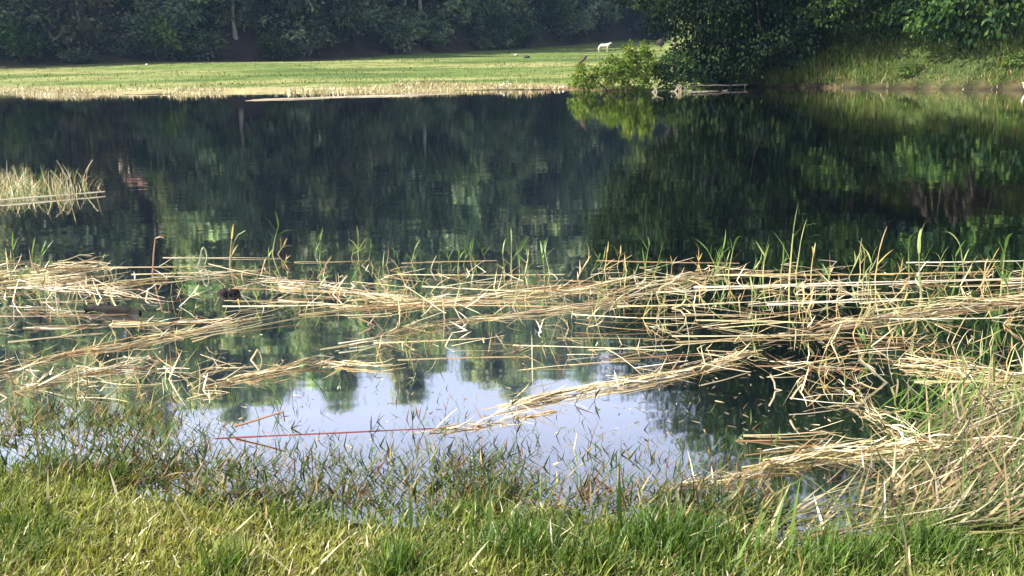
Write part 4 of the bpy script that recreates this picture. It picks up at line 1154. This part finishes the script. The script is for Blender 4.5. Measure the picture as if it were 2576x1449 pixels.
# white cow at the far end of the meadow, facing right, head turned up
cow_v = [(0, 0, 1.0), (.45, 0, 1.02), (.78, 0, 1.05), (1.0, 0, 1.28), (1.16, 0, 1.46), (1.42, 0, 1.36), (-.5, 0, 1.03), (-.78, 0, 1.05), (-.86, 0, .8), (-.88, 0, .45),
         (.62, .2, .72), (.62, .2, .38), (.62, .2, .02), (.62, -.2, .72), (.66, -.2, .38), (.62, -.2, .02),
         (-.68, .2, .75), (-.74, .2, .40), (-.68, .2, .02), (-.68, -.2, .75), (-.78, -.2, .40), (-.72, -.2, .02)]
cow_e = [(0, 1), (1, 2), (2, 3), (3, 4), (4, 5), (0, 6), (6, 7), (7, 8), (8, 9), (2, 10), (10, 11), (11, 12), (2, 13), (13, 14), (14, 15), (7, 16), (16, 17), (17, 18), (7, 19), (19, 20), (20, 21)]
cow_r = [.34, .33, .28, .17, .15, .085, .34, .26, .04, .03, .12, .065, .055, .12, .065, .055, .14, .07, .055, .14, .07, .055]
tt = np.linspace(70, 180, 2000)
cd = np.array([G(1518, 131, d=t) for t in (100., 200.)])
cpx = cd[0] + (cd[1] - cd[0]) * ((tt - 100) / 100)[:, None]
cp = cpx[np.argmax(cpx[:, 2] < terrain(cpx[:, 0], cpx[:, 1]))]      # where the meadow is met in that direction
cow = ob('cow', skin('cow', cow_v, cow_e, cow_r, M_HIDE), None, None, (cp[0], cp[1], float(terrain(cp[0], cp[1]))))
cow.rotation_euler.z = -.15
cow.scale = (min(.85, cp[1] / 175),) * 3
tag(cow, 'white cow standing on the far meadow above the yellow-green bush', 'cow')
for s in (-1, 1):
    v, q, _ = tubes(np.array([[(1.12, .1 * s, 1.56), (1.1, .17 * s, 1.64), (1.13, .2 * s, 1.76)]]), np.array([[.03, .022, .008]]), 6)
    ob('horn', mk_mesh('horn', v, q, None, True), M_TWIG, cow)
    v, q, _ = tubes(np.array([[(1.08, .1 * s, 1.48), (1.04, .22 * s, 1.46), (1.02, .3 * s, 1.42)]]), np.array([[.02, .055, .01]]), 6)
    ob('ear', mk_mesh('ear', v, q, None, True), M_HIDE, cow)


def water_bird(name, loc, rz, s, label, mat, necku=.28, kind='bird'):
    v = [(0, 0, .16), (.11, 0, .19), (.17, 0, .26), (.19, 0, .26 + necku * .5), (.21, 0, .28 + necku), (.25, 0, .28 + necku), (-.12, 0, .15), (-.26, 0, .12), (.01, .03, .08), (.01, .03, -.02), (.01, -.03, .08), (.0, -.03, -.02)]
    e = [(0, 1), (1, 2), (2, 3), (3, 4), (4, 5), (0, 6), (6, 7), (0, 8), (8, 9), (0, 10), (10, 11)]
    r = [.085, .07, .04, .026, .034, .02, .07, .015, .02, .008, .02, .008]
    o = ob(name, skin(name, v, e, r, mat), None, None, loc)
    o.scale = (s,) * 3; o.rotation_euler.z = rz
    tag(o, label, 'bird')
    b, q, _ = tubes(np.array([[(.26, 0, .28 + necku), (.32, 0, .275 + necku), (.38, 0, .265 + necku)]]), np.array([[.013, .009, .002]]), 6)
    ob('beak', mk_mesh('beak', b, q, None, True), M_BEAK, o)
    for sd in (-1, 1):
        wv = [(.1, .075 * sd, .19), (-.1, .085 * sd, .17), (-.27, .03 * sd, .13)]
        w, q, _ = tubes(np.array([wv]), np.array([[.03, .045, .008]]), 6)
        ob('wing', mk_mesh('wing', w, q, None, True), mat, o)
    return o


for (u, v, d, rz, s, nk, lab) in [(1262, 222, None, .3, .6, .10, 'white water bird crouching at the tip of the far shore'), (1283, 219, None, 2.6, .6, .16, 'white water bird standing just right of the crouching one'),
                                  (2583, 228, None, 3.3, .8, .12, 'white bird at the water edge at the right end of the bank')]:
    p = G(u, v, .05)
    p[2] = max(float(terrain(p[0], p[1])), 0.02)
    water_bird('white_bird', p, rz, s, lab, M_WHITE, nk)

# long-tailed brown bird perched on the bush
bp = G(1466, 150, d=45.6)
bv = [(0, 0, 0), (.09, 0, .07), (.15, 0, .14), (.20, 0, .16), (-.10, 0, -.10), (-.17, 0, -.22), (-.21, 0, -.34)]
brd = ob('brown_bird', skin('brown_bird', bv, [(0, 1), (1, 2), (2, 3), (0, 4), (4, 5), (5, 6)], [.075, .065, .045, .03, .055, .03, .022], M_DARKF), None, None, bp)
tag(brd, 'dark brown long-tailed bird perched on the top of the yellow-green bush', 'bird')
w, q, _ = tubes(np.array([[(.21, 0, .165), (.24, 0, .16), (.265, 0, .145)]]), np.array([[.016, .011, .002]]), 6)
ob('beak', mk_mesh('beak', w, q, None, True), M_DARKSTONE, brd)
for sd in (-1, 1):
    w, q, _ = tubes(np.array([[(.08, .05 * sd, .06), (-.06, .065 * sd, -.06), (-.16, .02 * sd, -.2)]]), np.array([[.03, .045, .008]]), 6)
    ob('wing', mk_mesh('wing', w, q, None, True), M_DARKF, brd)
polytube('bush_twig', [(1452, 205), (1458, 185), (1462, 168), (1466, 140), (1464, 122)], .012, (.12, .14, .05), 'bare upright twig carrying the brown bird', 'twig', z0=.1)

# ------------------------------------------------------------------ fallen branches, stones, litter, stump
def branch(name, pts_uvd, r, label, cat='branch'):
    P = np.array([G(u, v, d=d) for u, v, d in pts_uvd])
    K = (len(P) - 1) * 3 + 1
    k = np.linspace(0, len(P) - 1, K)
    P = np.stack([np.interp(k, np.arange(len(P)), P[:, j]) for j in range(3)], 1) + RS.normal(size=(K, 3)) * .012
    V, Q, _ = tubes(P[None], (r * np.linspace(1, .4, K))[None], 6)
    o = ob(name, mk_mesh(name, V - P[0], Q, None, True), M_TWIG, None, P[0])
    return tag(o, label, cat)


branch('fallen_branch', [(1880, 213, 46.5), (1820, 214, 46), (1765, 215, 45.5), (1730, 217, 45)], .035, 'upper pale dead branch reaching from the right bank over the water')
branch('fallen_branch', [(1728, 231, 43.4), (1780, 230, 43.6), (1830, 228, 44)], .04, 'lower bleached branch floating below the upper dead branch')
branch('fallen_branch', [(1875, 214, 46.4), (1872, 230, 46.2), (1874, 246, 46)], .02, 'thin upright twig hanging from the upper dead branch into the water')
branch('fallen_branch', [(1732, 216, 45), (1725, 224, 44.6), (1718, 232, 44)], .018, 'short twig at the tip of the upper dead branch')
for (u, v, lab) in [(1645, 232, 'pale reed stump in the water right of the bush'), (1712, 230, 'tuft of pale reed stumps where the dead branch meets the water')]:
    p = G(u, v)
    o = empty('reed_stump', p); tag(o, lab, 'reeds')
    for k in range(7):
        P = np.array([(RS.normal() * .12, RS.normal() * .08, -.1 + 0), (RS.normal() * .13, 0, .15), (RS.normal() * .2, 0, RS.uniform(.2, .36))])
        v_, q_, c_ = tubes(P[None], np.array([[.014, .013, .008]]), 5, np.array([(.42, .36, .23)]))
        ob('stalk', mk_mesh('stalk', v_, q_, c_), M_STRAW, o)


def pebble(name, p, s, mat, label, cat, flat=.7):
    import bmesh
    bm = bmesh.new()
    bmesh.ops.create_icosphere(bm, subdivisions=2, radius=1)
    for vv in bm.verts:
        f = 1 + .22 * mnoise.noise(vv.co * 1.3 + Vector((s * 31, p[0], 0)))
        vv.co = Vector((vv.co.x * f * s, vv.co.y * f * s * .8, vv.co.z * f * s * flat))
    me = bpy.data.meshes.new(name); bm.to_mesh(me); bm.free()
    for pl in me.polygons: pl.use_smooth = True
    return tag(ob(name, me, mat, None, p), label, cat)


for (u, v, d, s, mat, nm, lab, cat) in [(1417, 209, 49.6, .07, M_PAPER, 'white_stone', 'small round white stone on the brown point left of the bush', 'stone'),
                                        (1325, 139, 112, .32, M_DARKSTONE, 'dark_stone', 'dark stone lying out on the green meadow', 'stone'),
                                        (1298, 133, 122, .28, M_STONE, 'pale_stone', 'pale stone left of the dark stone on the meadow', 'stone'),
                                        (1660, 118, 150, .6, M_DARKWOOD, 'tree_stump', 'dark stump on the far strip of meadow behind the bush', 'stump'),
                                        (369, 158, 100, .13, M_PAPER, 'white_litter', 'crumpled white litter at the foot of the forest on the left', 'litter'),
                                        (415, 60, 112, .18, M_PAPER, 'white_litter', 'small white scrap high among the grey-green forest leaves', 'litter'),
                                        (672, 129, 113, .14, M_PAPER, 'white_litter', 'white scrap beside the dark leaning trunk in the hollow', 'litter')]:
    p = G(u, v, d=d)
    if nm != 'white_litter' or v > 150: p[2] = float(terrain(p[0], p[1])) + s * .3
    pebble(nm, p, s, mat, lab, cat, 1.3 if nm == 'tree_stump' else .7)

# ------------------------------------------------------------------ hillside hut, above the picture and seen mirrored in the lake
def box(name, c, s, mat, parent):
    x, y, z = [k / 2 for k in s]
    V = [(c[0] + i * x, c[1] + j * y, c[2] + k * z) for i in (-1, 1) for j in (-1, 1) for k in (-1, 1)]
    return ob(name, mk_mesh(name, V, [(0, 1, 3, 2), (4, 6, 7, 5), (0, 4, 5, 1), (2, 3, 7, 6), (0, 2, 6, 4), (1, 5, 7, 3)]), mat, parent)


hz = float(terrain(*HUT))
hut = empty('hillside_hut', (HUT[0], HUT[1], hz - .25)); hut.rotation_euler.z = math.radians(-38); hut.scale = (.75, .75, .75)
tag(hut, 'small pink-washed hut on the wooded slope, seen mirrored in the lake on the left', 'hut')
box('wall', (0, 0, 1.5), (4.2, 3.4, 3.0), M_PINK, hut)
dr = box('door', (-.7, -1.74, 1.2), (.9, .06, 2.0), M_DARKWOOD, hut)
wd = box('window', (1.1, -1.74, 1.7), (.8, .06, .8), M_DARKWOOD, hut)
V = [(-2.5, -2.1, 2.95), (2.5, -2.1, 2.95), (2.5, 0, 4.3), (-2.5, 0, 4.3), (2.5, 2.1, 2.95), (-2.5, 2.1, 2.95), (-2.5, -2.1, 3.05), (2.5, -2.1, 3.05), (2.5, 0, 4.4), (-2.5, 0, 4.4), (2.5, 2.1, 3.05), (-2.5, 2.1, 3.05)]
ob('roof', mk_mesh('roof', V, [(0, 1, 2, 3), (3, 2, 4, 5), (7, 6, 9, 8), (8, 9, 11, 10), (0, 6, 7, 1), (5, 4, 10, 11), (0, 3, 9, 6), (3, 5, 11, 9), (1, 7, 8, 2), (2, 8, 10, 4)]), M_TIN, hut)

# ------------------------------------------------------------------ labels: repeats told apart by their order along the water
def ordinal(k):
    return str(k) + ('th' if 10 < k % 100 < 14 else {1: 'st', 2: 'nd', 3: 'rd'}.get(k % 10, 'th'))


bylab = {}
for o in list(COL.objects):
    if o.get('category') in ('grass shoot', 'reed stem', 'shrub'):
        bylab.setdefault(o['label'], []).append(o)
for lab, os_ in bylab.items():
    if len(os_) > 1:
        os_.sort(key=lambda o: o.location.x / o.location.y)
        for k, o in enumerate(os_):
            o['label'] = lab + ', ' + ordinal(k + 1) + ' from left'

# ------------------------------------------------------------------ haze
m, nt, out = new_mat('thin_blue_haze')
vol = nt.nodes.new('ShaderNodeVolumePrincipled')
vol.inputs['Color'].default_value = (.35, .60, 1.0, 1)
vol.inputs['Density'].default_value = 0.00026
vol.inputs['Anisotropy'].default_value = 0.2
nt.links.new(vol.outputs[0], out.inputs['Volume'])
V = [(i * 640, -110 + j * 760, -3 if k < 0 else 120) for i in (-1, 1) for j in (0, 1) for k in (-1, 1)]
hz_o = ob('haze', mk_mesh('haze', V, [(0, 1, 3, 2), (4, 6, 7, 5), (0, 4, 5, 1), (2, 3, 7, 6), (0, 2, 6, 4), (1, 5, 7, 3)]), m)
tag(hz_o, 'thin bluish haze over the lake and forest', kind='stuff')
